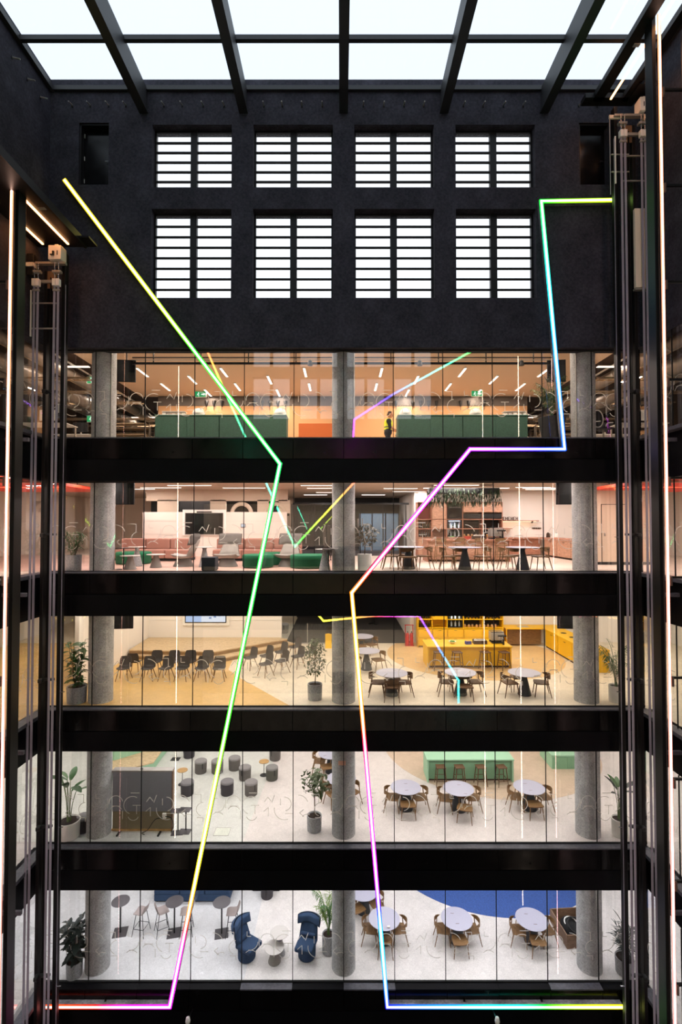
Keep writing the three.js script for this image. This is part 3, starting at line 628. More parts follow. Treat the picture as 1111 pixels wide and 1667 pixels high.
    part('backrest', slab((u, v) => { const q = u * 2 - 1; return V(q * lerp(0.37, 0.25, Math.sin(v * 1.6)), lerp(0.36, 0.95, v), -0.24 - 0.26 * v + 0.14 * q * q); }, 10, 10, pillow(0.12)), M.greyPale2, o);
    part('headrest', slab((u, v) => { const q = u * 2 - 1; return V(q * 0.4, lerp(0.72, 1.1, v), -0.36 - 0.13 * v + 0.22 * q * q); }, 12, 8, pillow(0.15)), M.greyFab, o, { label: 'ribbed grey winged headrest' });
    return o;
  },
  eggChair: () => {
    const o = thing('wing_chair', '', 'armchair');
    part('base', lathe([[0, 0], [0.25, 0], [0.27, 0.03], [0.28, 0.3], [0.25, 0.34], [0, 0.35]], 0, 0, 0, 28), M.blueFab, o);
    part('seat', rb(0.58, 0.14, 0.62, 0, 0.35, 0.08, 0.05, 3), M.blueFab, o);
    part('backrest', slab((u, v) => { const q = u * 2 - 1; return V(q * lerp(0.3, 0.25, v), lerp(0.42, 0.92, v), -0.2 - 0.16 * v + 0.07 * q * q); }, 10, 10, pillow(0.17)), M.blueFab, o);
    part('headrest', slab((u, v) => { const q = u * 2 - 1; return V(q * 0.36, lerp(0.8, 1.06, v), -0.33 - 0.05 * v + 0.17 * q * q); }, 12, 8, pillow(0.25)), M.blueFab, o);
    part('lumbar_roll', rb(0.48, 0.12, 0.1, 0, 0.5, -0.12, 0.045, 3), M.blueFab, o);
    return o;
  },
};
function poufOf(mat, lid = cloth(mat.color.clone().lerp(new THREE.Color(0.6, 0.57, 0.57), 0.35))) {
  const o = thing('pouf', '', 'pouf');
  part('body', lathe([[0, 0], [0.205, 0], [0.215, 0.02], [0.225, 0.36], [0.22, 0.385]], 0, 0, 0, 28), mat, o);
  part('lid', lathe([[0.222, 0.385], [0.23, 0.4], [0.225, 0.44], [0.19, 0.465], [0, 0.47]], 0, 0, 0, 28), lid, o);
  part('strap', bx(0.03, 0.2, 0.012, 0, 0.2, 0.222), M.black, o);
  return o;
}
// a round table and the chairs drawn up to it
function tableSet(n, px, py, label, sides, { kind = 'table', chair = 'chair', dist = 0.47, group } = {}) {
  const c = onLevel(px, py, LEVEL[n] + 0.704); c.y = LEVEL[n];
  place(kind, c, rr(0, 3), `round grey table ${label} ${FLOOR_NAME[n]}`, 'round dining tables', 'table');
  for (const [deg, side, d = dist, twist = 0] of sides) {
    const a = rad(deg), p = V(c.x + d * Math.cos(a), LEVEL[n], c.z + d * Math.sin(a));
    place(chair, p, Math.atan2(-Math.cos(a), -Math.sin(a)) + rad(twist), `wooden chair ${side === 'before' ? 'in front of' : side} the table ${label} ${FLOOR_NAME[n]}`, 'dining chairs round the tables');
  }
  return c;
}
// ---------------------------------------------------------------- plants
function leafBlade(len, wid, bend = 0.35, fold = 0.12, nu = 2, nv = 6) {     // lies along +z from the origin, curls down
  const pos = [], idx = [];
  for (let j = 0; j <= nv; j++) { const v = j / nv, w = wid * Math.pow(Math.sin(Math.PI * Math.min(0.98, 0.06 + 0.92 * v)), 0.75), th = bend * v * 1.6;
    for (let i = 0; i <= nu; i++) { const q = i / nu * 2 - 1; pos.push(q * w / 2, -Math.sin(th) * len * v * 0.6 + Math.abs(q) * w * fold, len * v * (1 - 0.12 * th)); } }
  for (let j = 0; j < nv; j++) for (let i = 0; i < nu; i++) { const a = j * (nu + 1) + i; idx.push(a, a + nu + 1, a + 1, a + 1, a + nu + 1, a + nu + 2); }
  const g = new THREE.BufferGeometry(); g.setAttribute('position', new THREE.Float32BufferAttribute(pos, 3)); g.setIndex(idx); g.computeVertexNormals(); return g;
}
function put(g, p, yaw, pitch, roll = 0, s = 1) { return g.clone().applyMatrix4(new THREE.Matrix4().compose(p, new THREE.Quaternion().setFromEuler(new THREE.Euler(pitch, yaw, roll, 'YXZ')), V(s, s, s))); }
function pot(o, r, h, mat, taper = 0.86) {
  part('pot', lathe([[0, 0], [r * taper, 0], [r * taper + 0.01, 0.01], [r, h - 0.01], [r - 0.006, h], [r - 0.025, h], [r - 0.03, h - 0.05], [0, h - 0.05]], 0, 0, 0, 36), mat, o);
  part('soil', cyl(r - 0.03, r - 0.03, 0.02, 0, h - 0.06, 0, 24), M.soil, o);
}
function plant(kind, p, label, seed, { r = 0.24, h = 0.42, mat = M.pot, taper = 0.9, height = 1.6, spread = 0.4, leafMat = M.leaf } = {}) {
  reseed(seed);
  const o = thing('potted_plant', label, 'plant', p, 0, 'potted plants'); pot(o, r, h, mat, taper);
  if (kind === 'tree') {            // slim trunk, small leaves in a loose crown
    const trunk = [V(0, h - 0.05, 0), V(0.02, h + 0.3, 0.01), V(-0.01, h + 0.6, 0), V(0.01, height * 0.8, 0)];
    part('trunk', [tube(trunk, 0.016, 16), ...Array.from({ length: 9 }, (_, i) => { const y = lerp(h + 0.35, height * 0.85, i / 9), a = i * 2.4; return rod(V(0, y, 0), V(Math.cos(a) * spread * 0.7, y + 0.22, Math.sin(a) * spread * 0.7), 0.008, 0.004, 5); })], M.stem, o);
    const blade = leafBlade(0.095, 0.05, 0.4, 0.15, 2, 3), gs = [];
    for (let i = 0; i < 430; i++) { const t = rnd(), y = lerp(h + 0.3, height, t), w = spread * Math.pow(Math.sin(Math.PI * (0.12 + 0.8 * t)), 0.7) * Math.sqrt(rnd()), a = rr(0, TAU); gs.push(put(blade, V(w * Math.cos(a), y, w * Math.sin(a)), rr(0, TAU), rr(-0.5, 0.9), rr(-0.5, 0.5), rr(0.6, 1.25))); }
    part('foliage', gs, leafMat, o, { kind: 'stuff' });
  } else if (kind === 'crown') {    // standard tree: bare stem and a round crown of larger leaves
    part('trunk', [tube([V(0, h - 0.05, 0), V(0.01, h + 0.25, 0), V(0, height * 0.72, 0.01)], 0.017, 12), ...Array.from({ length: 8 }, (_, i) => { const a = i * 2.4; return rod(V(0, height * 0.6, 0), V(Math.cos(a) * spread * 0.75, height * (0.68 + 0.03 * i), Math.sin(a) * spread * 0.75), 0.009, 0.005, 5); })], M.stem, o);
    const blade = leafBlade(0.15, 0.085, 0.35, 0.1, 2, 4), gs = [];
    for (let i = 0; i < 150; i++) { const u = rr(-1, 1), a = rr(0, TAU), q = Math.cbrt(rnd()) * spread, s = Math.sqrt(1 - u * u); gs.push(put(blade, V(q * s * Math.cos(a), height * 0.8 + u * q * 0.85, q * s * Math.sin(a)), a + rr(-0.8, 0.8), rr(-0.3, 0.8), rr(-0.4, 0.4), rr(0.7, 1.2))); }
    part('foliage', gs, leafMat, o, { kind: 'stuff' });
  } else if (kind === 'rubber') {   // upright stems set with big oval leaves
    const blade = leafBlade(0.3, 0.14, 0.45, 0.1, 2, 5); blade.userData.ready = false;
    const stems = [];
    for (let s = 0; s < 6; s++) { const a = s * 1.7 + 0.4, lean = 0.17, top = height * (0.78 + 0.22 * rnd()); const q = (t) => V(Math.cos(a) * (0.05 + lean * t), lerp(h - 0.05, top, t), Math.sin(a) * (0.05 + lean * t)); stems.push(rod(q(0), q(1), 0.012, 0.007, 6));
      for (let i = 0; i < 19; i++) { const t = lerp(0.06, 1, i / 18); part('leaf', put(blade, q(t), i * 2.4 + s, rr(-0.75, 0.15), rr(-0.2, 0.2), rr(0.75, 1.15)), leafMat, o); } }
    part('stem', stems, M.stem, o);
  } else if (kind === 'paddle') {   // tall stalks ending in paddle leaves
    const blade = leafBlade(0.62, 0.24, 0.3, 0.14, 2, 7), stalks = [];
    for (let i = 0; i < 9; i++) { const a = i * 2.4 + seed, len = height * lerp(0.42, 0.72, rnd()), out = rr(0.1, 0.34) * spread * 2, base = V(Math.cos(a) * 0.05, h - 0.05, Math.sin(a) * 0.05), tip = V(Math.cos(a) * out, h + len, Math.sin(a) * out);
      stalks.push(tube([base, base.clone().lerp(tip, 0.5).add(V(-Math.cos(a) * 0.03, 0.04, -Math.sin(a) * 0.03)), tip], 0.011, 8, 5));
      part('leaf', put(blade, tip, Math.PI / 2 - a + rr(-0.3, 0.3), rr(-1.15, -0.35), rr(-0.35, 0.35), rr(0.6, 1.05) * height / 1.7), i % 3 ? leafMat : M.leafMid, o); }
    part('stalk', stalks, M.stemGreen, o);
  } else if (kind === 'palm') {     // arching feather fronds
    const lf = leafBlade(0.26, 0.026, 0.5, 0.2, 1, 3);
    for (let i = 0; i < 12; i++) { const a = i * 2.4 + seed * 0.7, len = height * rr(0.6, 0.95), out = spread * rr(0.6, 1.25), pts = [];
      for (let k = 0; k <= 6; k++) { const t = k / 6; pts.push(V(Math.cos(a) * (0.03 + out * t * t), h - 0.05 + len * (t * 1.25 - 0.35 * t * t * t), Math.sin(a) * (0.03 + out * t * t))); }
      const gs = [tube(pts, 0.008, 10, 5)], cv = new THREE.CatmullRomCurve3(pts);
      for (let k = 0; k < 17; k++) { const t = lerp(0.32, 0.99, k / 16), p0 = cv.getPoint(t), sc = lerp(1.05, 0.5, Math.abs(t - 0.55) * 2); for (const s of [-1, 1]) gs.push(put(lf, p0, Math.PI / 2 - a + s * rr(0.8, 1.2), rr(-0.35, 0.35), 0, sc)); }
      part('frond', gs, i % 3 ? leafMat : M.leafMid, o); }
  } else if (kind === 'bush') {     // dense tuft of narrow leaves
    const lf = leafBlade(0.34, 0.035, 0.5, 0.2, 1, 4), gs = [], st = [];
    for (let s = 0; s < 8; s++) { const a = s * 2.4, x = Math.cos(a), z = Math.sin(a), q = (t) => V(x * (0.04 + spread * 0.5 * t), lerp(h - 0.05, height * 0.86, t), z * (0.04 + spread * 0.5 * t)); st.push(rod(q(0), q(1), 0.01, 0.006, 5));
      for (let i = 0; i < 34; i++) gs.push(put(lf, q(rr(0.22, 1)), rr(0, TAU), rr(-1.1, 0.25), 0, rr(0.6, 1.1))); }
    part('stem', st, M.stem, o); part('foliage', gs, leafMat, o, { kind: 'stuff' });
  }
  return o;
}

const fl = (n, px, py) => onLevel(px, py, LEVEL[n]);
const lightGrid = (c, n, zs) => { for (const z of zs) for (const x of [-12.6, -7.6, -4.6, -1.5, 1.5, 4.6, 7.6, 12.6]) roomLight(c, n, x, z); for (const x of [-5.6, -3.7, -1.9, 1.9, 3.7, 5.6]) roomLight(c, n, x, -0.42, 1.4, 0.2, 0.8); for (const s of [-1, 1]) for (const z of [1.2, 3.6]) roomLight(c, n, s * 11.5, z); };  // unseen ceiling lamps; the row close to the glass lights the columns
const SET4 = [[92, 'before'], [176, 'left of'], [4, 'right of'], [262, 'behind']];

// ================================================================ lowest storey
{
  const n = 0, c = room(n, floorOf(0xe4dfda), M.whiteWall, M.white);
  lightGrid(c, n, [-1.3, -3.6]);
  const a = fl(n, 397, 1597), b = fl(n, 430, 1451);
  inlayPoly(n, [[-XR, -0.06], [a.x, -0.06], [lerp(a.x, b.x, 2), lerp(a.z, b.z, 2)], [-XR, lerp(a.z, b.z, 2)]], floorOf(0xd6d6d6));
  inlayCircle(n, [[690, 1456], [805, 1492.5], [936, 1475]], std(0x4066b4, 0.85, { map: T.carpet }), -6.4);
  plant('rubber', fl(n, 121, 1588), 'dark broad-leaved plant in a pale pot at the left end of the lowest floor', 3, { height: 1.75, leafMat: M.leafDark, r: 0.23, h: 0.45 });
  plant('bush', fl(n, 1018, 1583), 'dark spiky plant in a grey pot at the right end of the lowest floor', 5, { height: 1.55, leafMat: M.leafDark, spread: 0.32, r: 0.27, h: 0.46 });
  plant('palm', fl(n, 535, 1550), 'feathery palm in a grey pot half behind the middle column of the lowest floor', 9, { height: 1.8, spread: 0.42, leafMat: M.leafPale, r: 0.2, h: 0.58 });
  for (const [px, py, w] of [[196, 1518, 'left'], [284, 1519, 'middle'], [361, 1520, 'right']]) place('poser', fl(n, px, py), 0.2, `tall dark bar table, the ${w} one of the row ${FLOOR_NAME[n]}`, 'tall bar tables');
  for (const [px, py, t, w] of [[230, 1519, -100, 'beside the left tall bar table'], [264, 1518, 60, 'left of the middle tall bar table'], [304, 1519, -100, 'right of the middle tall bar table'], [379, 1520, -95, 'behind the left blue wing chair']]) place('barStoolShell', fl(n, px, py), rad(t), `pinkish shell bar stool on black legs ${w}`, 'shell bar stools');
  const p1 = fl(n, 402, 1558), p2 = fl(n, 500, 1556);
  place('eggChair', p1, rad(58), 'dark blue high-backed wing chair turned right, left of the pale side tables', 'blue wing chairs');
  place('eggChair', p2, rad(-14), 'dark blue high-backed wing chair facing forward, right of the pale side tables', 'blue wing chairs');
  place('coneSide', fl(n, 447, 1565), 0, 'pale round side table in front, between the two blue wing chairs', 'pale side tables');
  place('coneHigh', fl(n, 455, 1553), 0, 'taller pale round side table just behind, between the two blue wing chairs', 'pale side tables');
  { const s = thing('sofa', 'dark blue sofa at the back of the lowest floor, cut off above', 'sofa', fl(n, 312, 1471).add(V(0, 0, -0.45)));
    part('base', rb(2.7, 0.24, 0.85, 0, 0.05, 0, 0.04, 2), M.blueFab, s);
    for (let i = 0; i < 3; i++) { part('seat_cushion', rb(0.89, 0.18, 0.7, (i - 1) * 0.9, 0.28, 0.08, 0.05, 2), M.blueFab, s); part('back_cushion', rb(0.89, 0.42, 0.2, (i - 1) * 0.9, 0.44, -0.32, 0.06, 2), M.blueFab, s); }
    for (const x of [-1.25, 1.25]) part('leg', cyl(0.02, 0.015, 0.06, x, 0, 0.36, 8), M.black, s); }
  place('poufDark', fl(n, 435, 1459), 0, 'round dark pouf standing at the back edge right of the blue sofa', 'poufs at the back');
  place('poufDark', fl(n, 375, 1453).add(V(0.25, 0, -0.35)), 0, 'round dark pouf at the right end of the blue sofa', 'poufs at the back');
  { const t = thing('low_plinth', 'low dark grey plinth at the back of the lowest floor', 'plinth', fl(n, 440, 1451).add(V(-0.15, 0, -0.25))); part('body', rb(1.0, 0.12, 0.5, 0, 0, 0, 0.02), M.charcoal, t); }
  tableSet(n, 626, 1495, 'nearest the middle column', SET4, { group: 1 });
  tableSet(n, 744, 1495, 'in mid-row', SET4);
  tableSet(n, 866, 1496, 'next to the plywood crate', [[88, 'before', 0.47, 4], [172, 'left of'], [6, 'right of'], [262, 'behind']]);
  tableSet(n, 592, 1450, 'standing behind the middle column', [[20, 'right of'], [120, 'before'], [190, 'left of']]);
  { const tn = thing('table_tag', 'small white folded card on the round table nearest the middle column', 'card', onLevel(633, 1510, 0.704)); part('card', new THREE.CylinderGeometry(0.035, 0.035, 0.09, 3).rotateZ(Math.PI / 2).translate(0, 0.018, 0), M.white, tn); }
  { const q = fl(n, 926, 1541), o = thing('storage_crate', 'open brown plywood crate with dark things inside beside the right column', 'crate', V(q.x + 0.35, 0, q.z - 0.5), rad(4));
    part('side_panel', [bx(0.03, 0.42, 1.1, -0.46, 0, 0)], M.plyBrown, o); part('side_panel', [bx(0.03, 0.42, 1.1, 0.46, 0, 0)], M.plyBrown, o);
    part('end_panel', bx(0.95, 0.42, 0.03, 0, 0, -0.55), M.plyBrown, o); part('end_panel', bx(0.95, 0.42, 0.03, 0, 0, 0.55), M.plyBrown, o); part('bottom', bx(0.95, 0.02, 1.1, 0, 0, 0), M.plyBrown, o);
    const coil = thing('cable_coil', 'black cable coils and bags lying inside the open plywood crate', 'cable', o.position.clone().add(V(0, 0.02, 0)));
    part('bag', new THREE.SphereGeometry(0.3, 18, 12).scale(1, 0.6, 1.4).translate(-0.05, 0.18, 0), M.blackMatt, coil);
    for (let i = 0; i < 4; i++) part('loop', new THREE.TorusGeometry(0.17 + 0.03 * i, 0.018, 6, 28).rotateX(Math.PI / 2 + 0.3).translate(-0.08 + 0.05 * i, 0.3 + 0.02 * i, -0.1 + 0.08 * i), i === 1 ? M.white : M.black, coil); }
  for (const [px, py] of [[697, 1452], [752, 1451], [800, 1451]]) place('barStoolWood', fl(n, px, py).add(V(0, 0, -0.25)), 0, 'wooden stool at the back on the blue floor, only its feet in view', 'stools on the blue floor');
}

// ================================================================ second storey
{
  const n = 1, c = room(n, floorOf(0xdfd6d0), M.whiteWall, M.white);
  lightGrid(c, n, [-1.3, -3.9, -6.8]);
  const a = fl(n, 395, 1371), b = fl(n, 437, 1262);
  inlayPoly(n, [[-XR, -0.06], [a.x, -0.06], [lerp(a.x, b.x, 2.2), lerp(a.z, b.z, 2.2)], [-XR, lerp(a.z, b.z, 2.2)]], floorOf(0xd5d5cd));
  inlayCircle(n, [[649, 1246], [809, 1301], [929, 1294]], floorOf(0xd9c0a6), -8.9);
  plant('paddle', fl(n, 112, 1362), 'tall paddle-leaved plant in a white pot, left end of the second floor', 2, { height: 1.75, spread: 0.3, leafMat: M.leaf, r: 0.32, h: 0.5, mat: M.white });
  place('poufDark', fl(n, 136, 1352), 0.5, 'dark grey pouf right behind the white pot at the left end', 'poufs', 'pouf');
  plant('paddle', fl(n, 1010, 1359), 'dark paddle-leaved plant in a white pot, right end of the second floor', 4, { height: 1.35, spread: 0.3, leafMat: M.leafDark, r: 0.24, h: 0.5, mat: M.white });
  plant('crown', fl(n, 512, 1351), 'small round-crowned tree in a pale grey pot left of the middle column, second floor', 6, { height: 1.85, spread: 0.46, leafMat: M.leafOlive, r: 0.23, h: 0.46 });
  { const p = fl(n, 229, 1357), o = thing('mobile_screen_board', 'large grey felt board on black feet with a hanging power cable', 'board', V(p.x, LEVEL[n], p.z - 0.12));
    part('felt_panel', rb(1.82, 1.2, 0.1, 0, 0.62, 0, 0.015), cloth(boardGrey), o);
    part('top_cap', rb(1.86, 0.05, 0.24, 0, 1.81, -0.07, 0.01), M.greyPale, o);
    part('lower_panel', bx(1.8, 0.56, 0.06, 0, 0.07, 0), std(0x9c8e70, 0.8, { map: T.fabric }), o);
    part('bottom_rail', bx(1.84, 0.05, 0.1, 0, 0.04, 0.01), M.oakPale, o);
    part('end_panel', bx(0.05, 1.78, 0.12, 0.92, 0.05, -0.02), M.plyBrown, o);
    part('vent', rb(0.12, 0.03, 0.1, -0.05, 1.83, -0.06, 0.01), M.black, o);
    for (const x of [-0.66, 0.58]) part('foot', [rb(0.06, 0.04, 0.56, x, 0, 0.0, 0.01), bx(0.05, 0.1, 0.06, x, 0, 0)], M.black, o);
    part('power_box', rb(0.12, 0.16, 0.06, 0.7, 0.42, 0.06, 0.012), M.white, o);
    part('power_cable', tube([V(0.66, 0.46, 0.1), V(0.45, 0.42, 0.1), V(0.2, 0.1, 0.12), V(0.05, 0.03, 0.16), V(0.15, 0.02, 0.2)], 0.011, 24), M.black, o);
    part('power_cable', tube([V(0.74, 0.5, 0.1), V(0.9, 0.44, 0.06), V(0.97, 0.2, 0.04), V(0.92, 0.02, 0.1)], 0.011, 20), M.black, o); }
  place('laptopTable', fl(n, 289, 1356), rad(8), 'small black laptop table beside the grey felt board, the left of two', 'laptop tables');
  place('laptopTable', fl(n, 301, 1354), rad(-4), 'small black laptop table beside the grey felt board, the right of two', 'laptop tables');
  for (const [kind, px, py, w] of [['pouf', 327, 1257, 'pale topped, rearmost of the two left of the long light line'], ['pouf', 354, 1257, 'crossed by the green light line'], ['pouf', 382, 1252, 'grey, rearmost right of the light line'], ['pouf', 399, 1268, 'grey, behind the light grey one near the floor seam'], ['poufDark', 305, 1293, 'dark, standing alone left of the light line'], ['poufDark', 370, 1292, 'dark, just right of the green light line'], ['pouf', 409, 1293, 'light grey, on the floor seam'], ['poufOlive', 443, 1268, 'olive, carrying a small round wooden table top'], ['poufDark', 308, 1232, 'dark, cut off by the beam above the stage'], ['pouf', 448, 1236, 'mauve grey, cut off by the beam behind the olive one']])
    place(kind, fl(n, px, py), rr(0, 6), `round felt pouf, ${w}`, 'poufs', 'pouf');
  for (const [px, py, w] of [[268, 1277, 'left one behind the felt board'], [297, 1277, 'right one behind the felt board'], [430, 1262, 'next to the olive pouf']]) place('sideTable', fl(n, px, py), 0, `small side table with a round pale wooden top, ${w}`, 'small wooden side tables');
  { const q = [onLevel(150, 1257, 4.3), onLevel(186, 1257, 4.3), onLevel(250, 1241, 4.3), onLevel(266, 1219, 4.3)], o = thing('stage', 'low pale wooden stage with mint green sides behind the felt board', 'stage');
    const pts = q.map((p) => [p.x, p.z]).concat([[q[3].x, -7.5], [q[0].x, -7.5]]);
    part('skirt', poly(pts, 4, 0.26), M.mint, o); part('deck', poly(pts, 4.26, 0.04), M.stage, o);
    const b1 = onLevel(186, 1238, 4.3), b2 = onLevel(232, 1224, 4.3);
    part('green_step', poly([[q[0].x, b1.z], [b1.x, b1.z], [b2.x, b2.z], [b2.x + 0.4, -7.5], [q[0].x, -7.5]], 4.3, 0.35), M.mint, o);
    part('socket', bx(0.05, 0.07, 0.02, q[3].x - 0.08, 4.12, q[3].z + 0.3), M.black, o); }
  { const p = fl(n, 286, 1236), o = thing('stand_base', 'small black stand beside the stage, its top cut off by the beam', 'stand', p); part('base', rb(0.34, 0.015, 0.3, 0, 0, 0, 0.006), M.black, o); part('pole', cyl(0.02, 0.02, 1.1, 0, 0.01, -0.05, 10), M.black, o); }
  tableSet(n, 661, 1281, 'leftmost in the row', [[90, 'before'], [172, 'left of'], [8, 'right of'], [272, 'behind']]);
  tableSet(n, 747, 1283, 'in mid-row', [[84, 'before', 0.6, 12], [174, 'left of'], [0, 'right of'], [275, 'behind']]);
  tableSet(n, 862, 1281, 'rightmost in the row', [[92, 'before'], [176, 'left of'], [4, 'right of'], [265, 'behind']]);
  tableSet(n, 540, 1226, 'beyond the leafy tree', [[110, 'before'], [180, 'left of'], [20, 'right of']]);
  tableSet(n, 556, 1267, 'hidden behind the middle column', [[125, 'before'], [190, 'left of'], [40, 'right of']]);
  { const o = thing('bar_counter', 'mint green bar counter with four wooden stools', 'counter', V(4.65, LEVEL[n], -3.95));
    part('counter_top', rb(3.2, 0.05, 0.95, 0, 0.79, 0, 0.008), M.mint, o); part('front_panel', bx(3.0, 0.72, 0.05, 0, 0.07, 0.3), M.mintDark, o);
    part('end_panel', bx(0.05, 0.79, 0.9, -1.55, 0, 0), M.mint, o); part('end_panel', bx(0.05, 0.79, 0.9, 1.55, 0, 0), M.mint, o); part('plinth', bx(3.0, 0.07, 0.05, 0, 0, 0.28), M.brownDark, o); }
  for (const [i, px] of [715, 745, 779, 812].entries()) place('barStoolWood', fl(n, px, 1270).setZ(-3.33), 0.05 * i, `wooden bar stool ${['furthest left', 'second from the left', 'third from the left', 'furthest right'][i]} at the mint green counter`, 'stools at the mint counter');
  { const p = fl(n, 912, 1251), o = thing('low_cabinet', 'low mint green cabinet at the back near the right column', 'cabinet', V(p.x + 0.25, LEVEL[n], -5.1));
    part('carcass', bx(1.15, 0.5, 1.2, 0, 0, 0), M.mint, o); part('top', bx(1.2, 0.04, 1.25, 0, 0.5, 0), M.mint, o); part('door', bx(0.54, 0.42, 0.02, -0.28, 0.04, 0.61), M.mintDark, o); part('door', bx(0.54, 0.42, 0.02, 0.28, 0.04, 0.61), M.mintDark, o); }
  { const p = at(921, 1226, -1.2), o = thing('hanging_screen', 'black screen hanging from the ceiling near the right column, only its lower edge in view', 'screen', V(p.x, LEVEL[n] + 2.28, -1.2)); part('housing', rb(0.5, 0.66, 0.07, 0, 0, 0, 0.01), M.blackMatt, o); part('drop_pole', cyl(0.02, 0.02, 0.1, 0, 0.6, 0, 8), M.black, o); }
  { const o = thing('floor_box', 'square outline of a floor socket lid in the pale floor right of the felt board', 'floor box', fl(n, 362, 1354)); for (const [w, d, x, z] of [[0.46, 0.012, 0, 0.2], [0.46, 0.012, 0, -0.2], [0.012, 0.4, 0.23, 0], [0.012, 0.4, -0.23, 0]]) part('rim', bx(w, 0.009, d, x, 0, z), M.zinc, o); part('lid', bx(0.44, 0.008, 0.38), floorOf(0xdde0d0), o); }
}

// ---------------------------------------------------------------- bars of the two storeys above
function smallBottle(kind, p, label, group, mat) {
  const key = 'bottle' + kind;
  if (!protos.has(key)) { const o = thing('bottle', label, 'bottle', p, 0, group); part('body', lathe([[0, 0], [0.036, 0], [0.038, 0.01], [0.038, 0.15], [0.014, 0.2], [0.014, 0.26], [0, 0.26]], 0, 0, 0, 12), mat, o); part('cap', cyl(0.016, 0.016, 0.03, 0, 0.255, 0, 10), M.black, o); protos.set(key, o); return; }
  copyOf(protos.get(key), p, 0, label, group);
}
function glassJar(kind, p, label, group, mat, h = 0.13) {
  const key = 'jar' + kind;
  if (!protos.has(key)) { const o = thing('jar', label, 'jar', p, 0, group); part('body', lathe([[0, 0], [0.045, 0], [0.05, 0.012], [0.048, h * 0.8], [0.035, h * 0.86], [0, h * 0.86]], 0, 0, 0, 14), mat, o); part('lid', cyl(0.038, 0.038, h * 0.14, 0, h * 0.86, 0, 12), M.zinc, o); protos.set(key, o); return; }
  copyOf(protos.get(key), p, 0, label, group);
}
function cupAt(key, p, label, group, mat) {
  if (!protos.has(key)) { const o = thing('cup', label, 'cup', p, 0, group); part('bowl', lathe([[0, 0], [0.028, 0], [0.03, 0.008], [0.042, 0.085], [0.038, 0.085], [0.026, 0.014], [0, 0.012]], 0, 0, 0, 14), mat, o); protos.set(key, o); return; }
  copyOf(protos.get(key), p, 0, label, group);
}
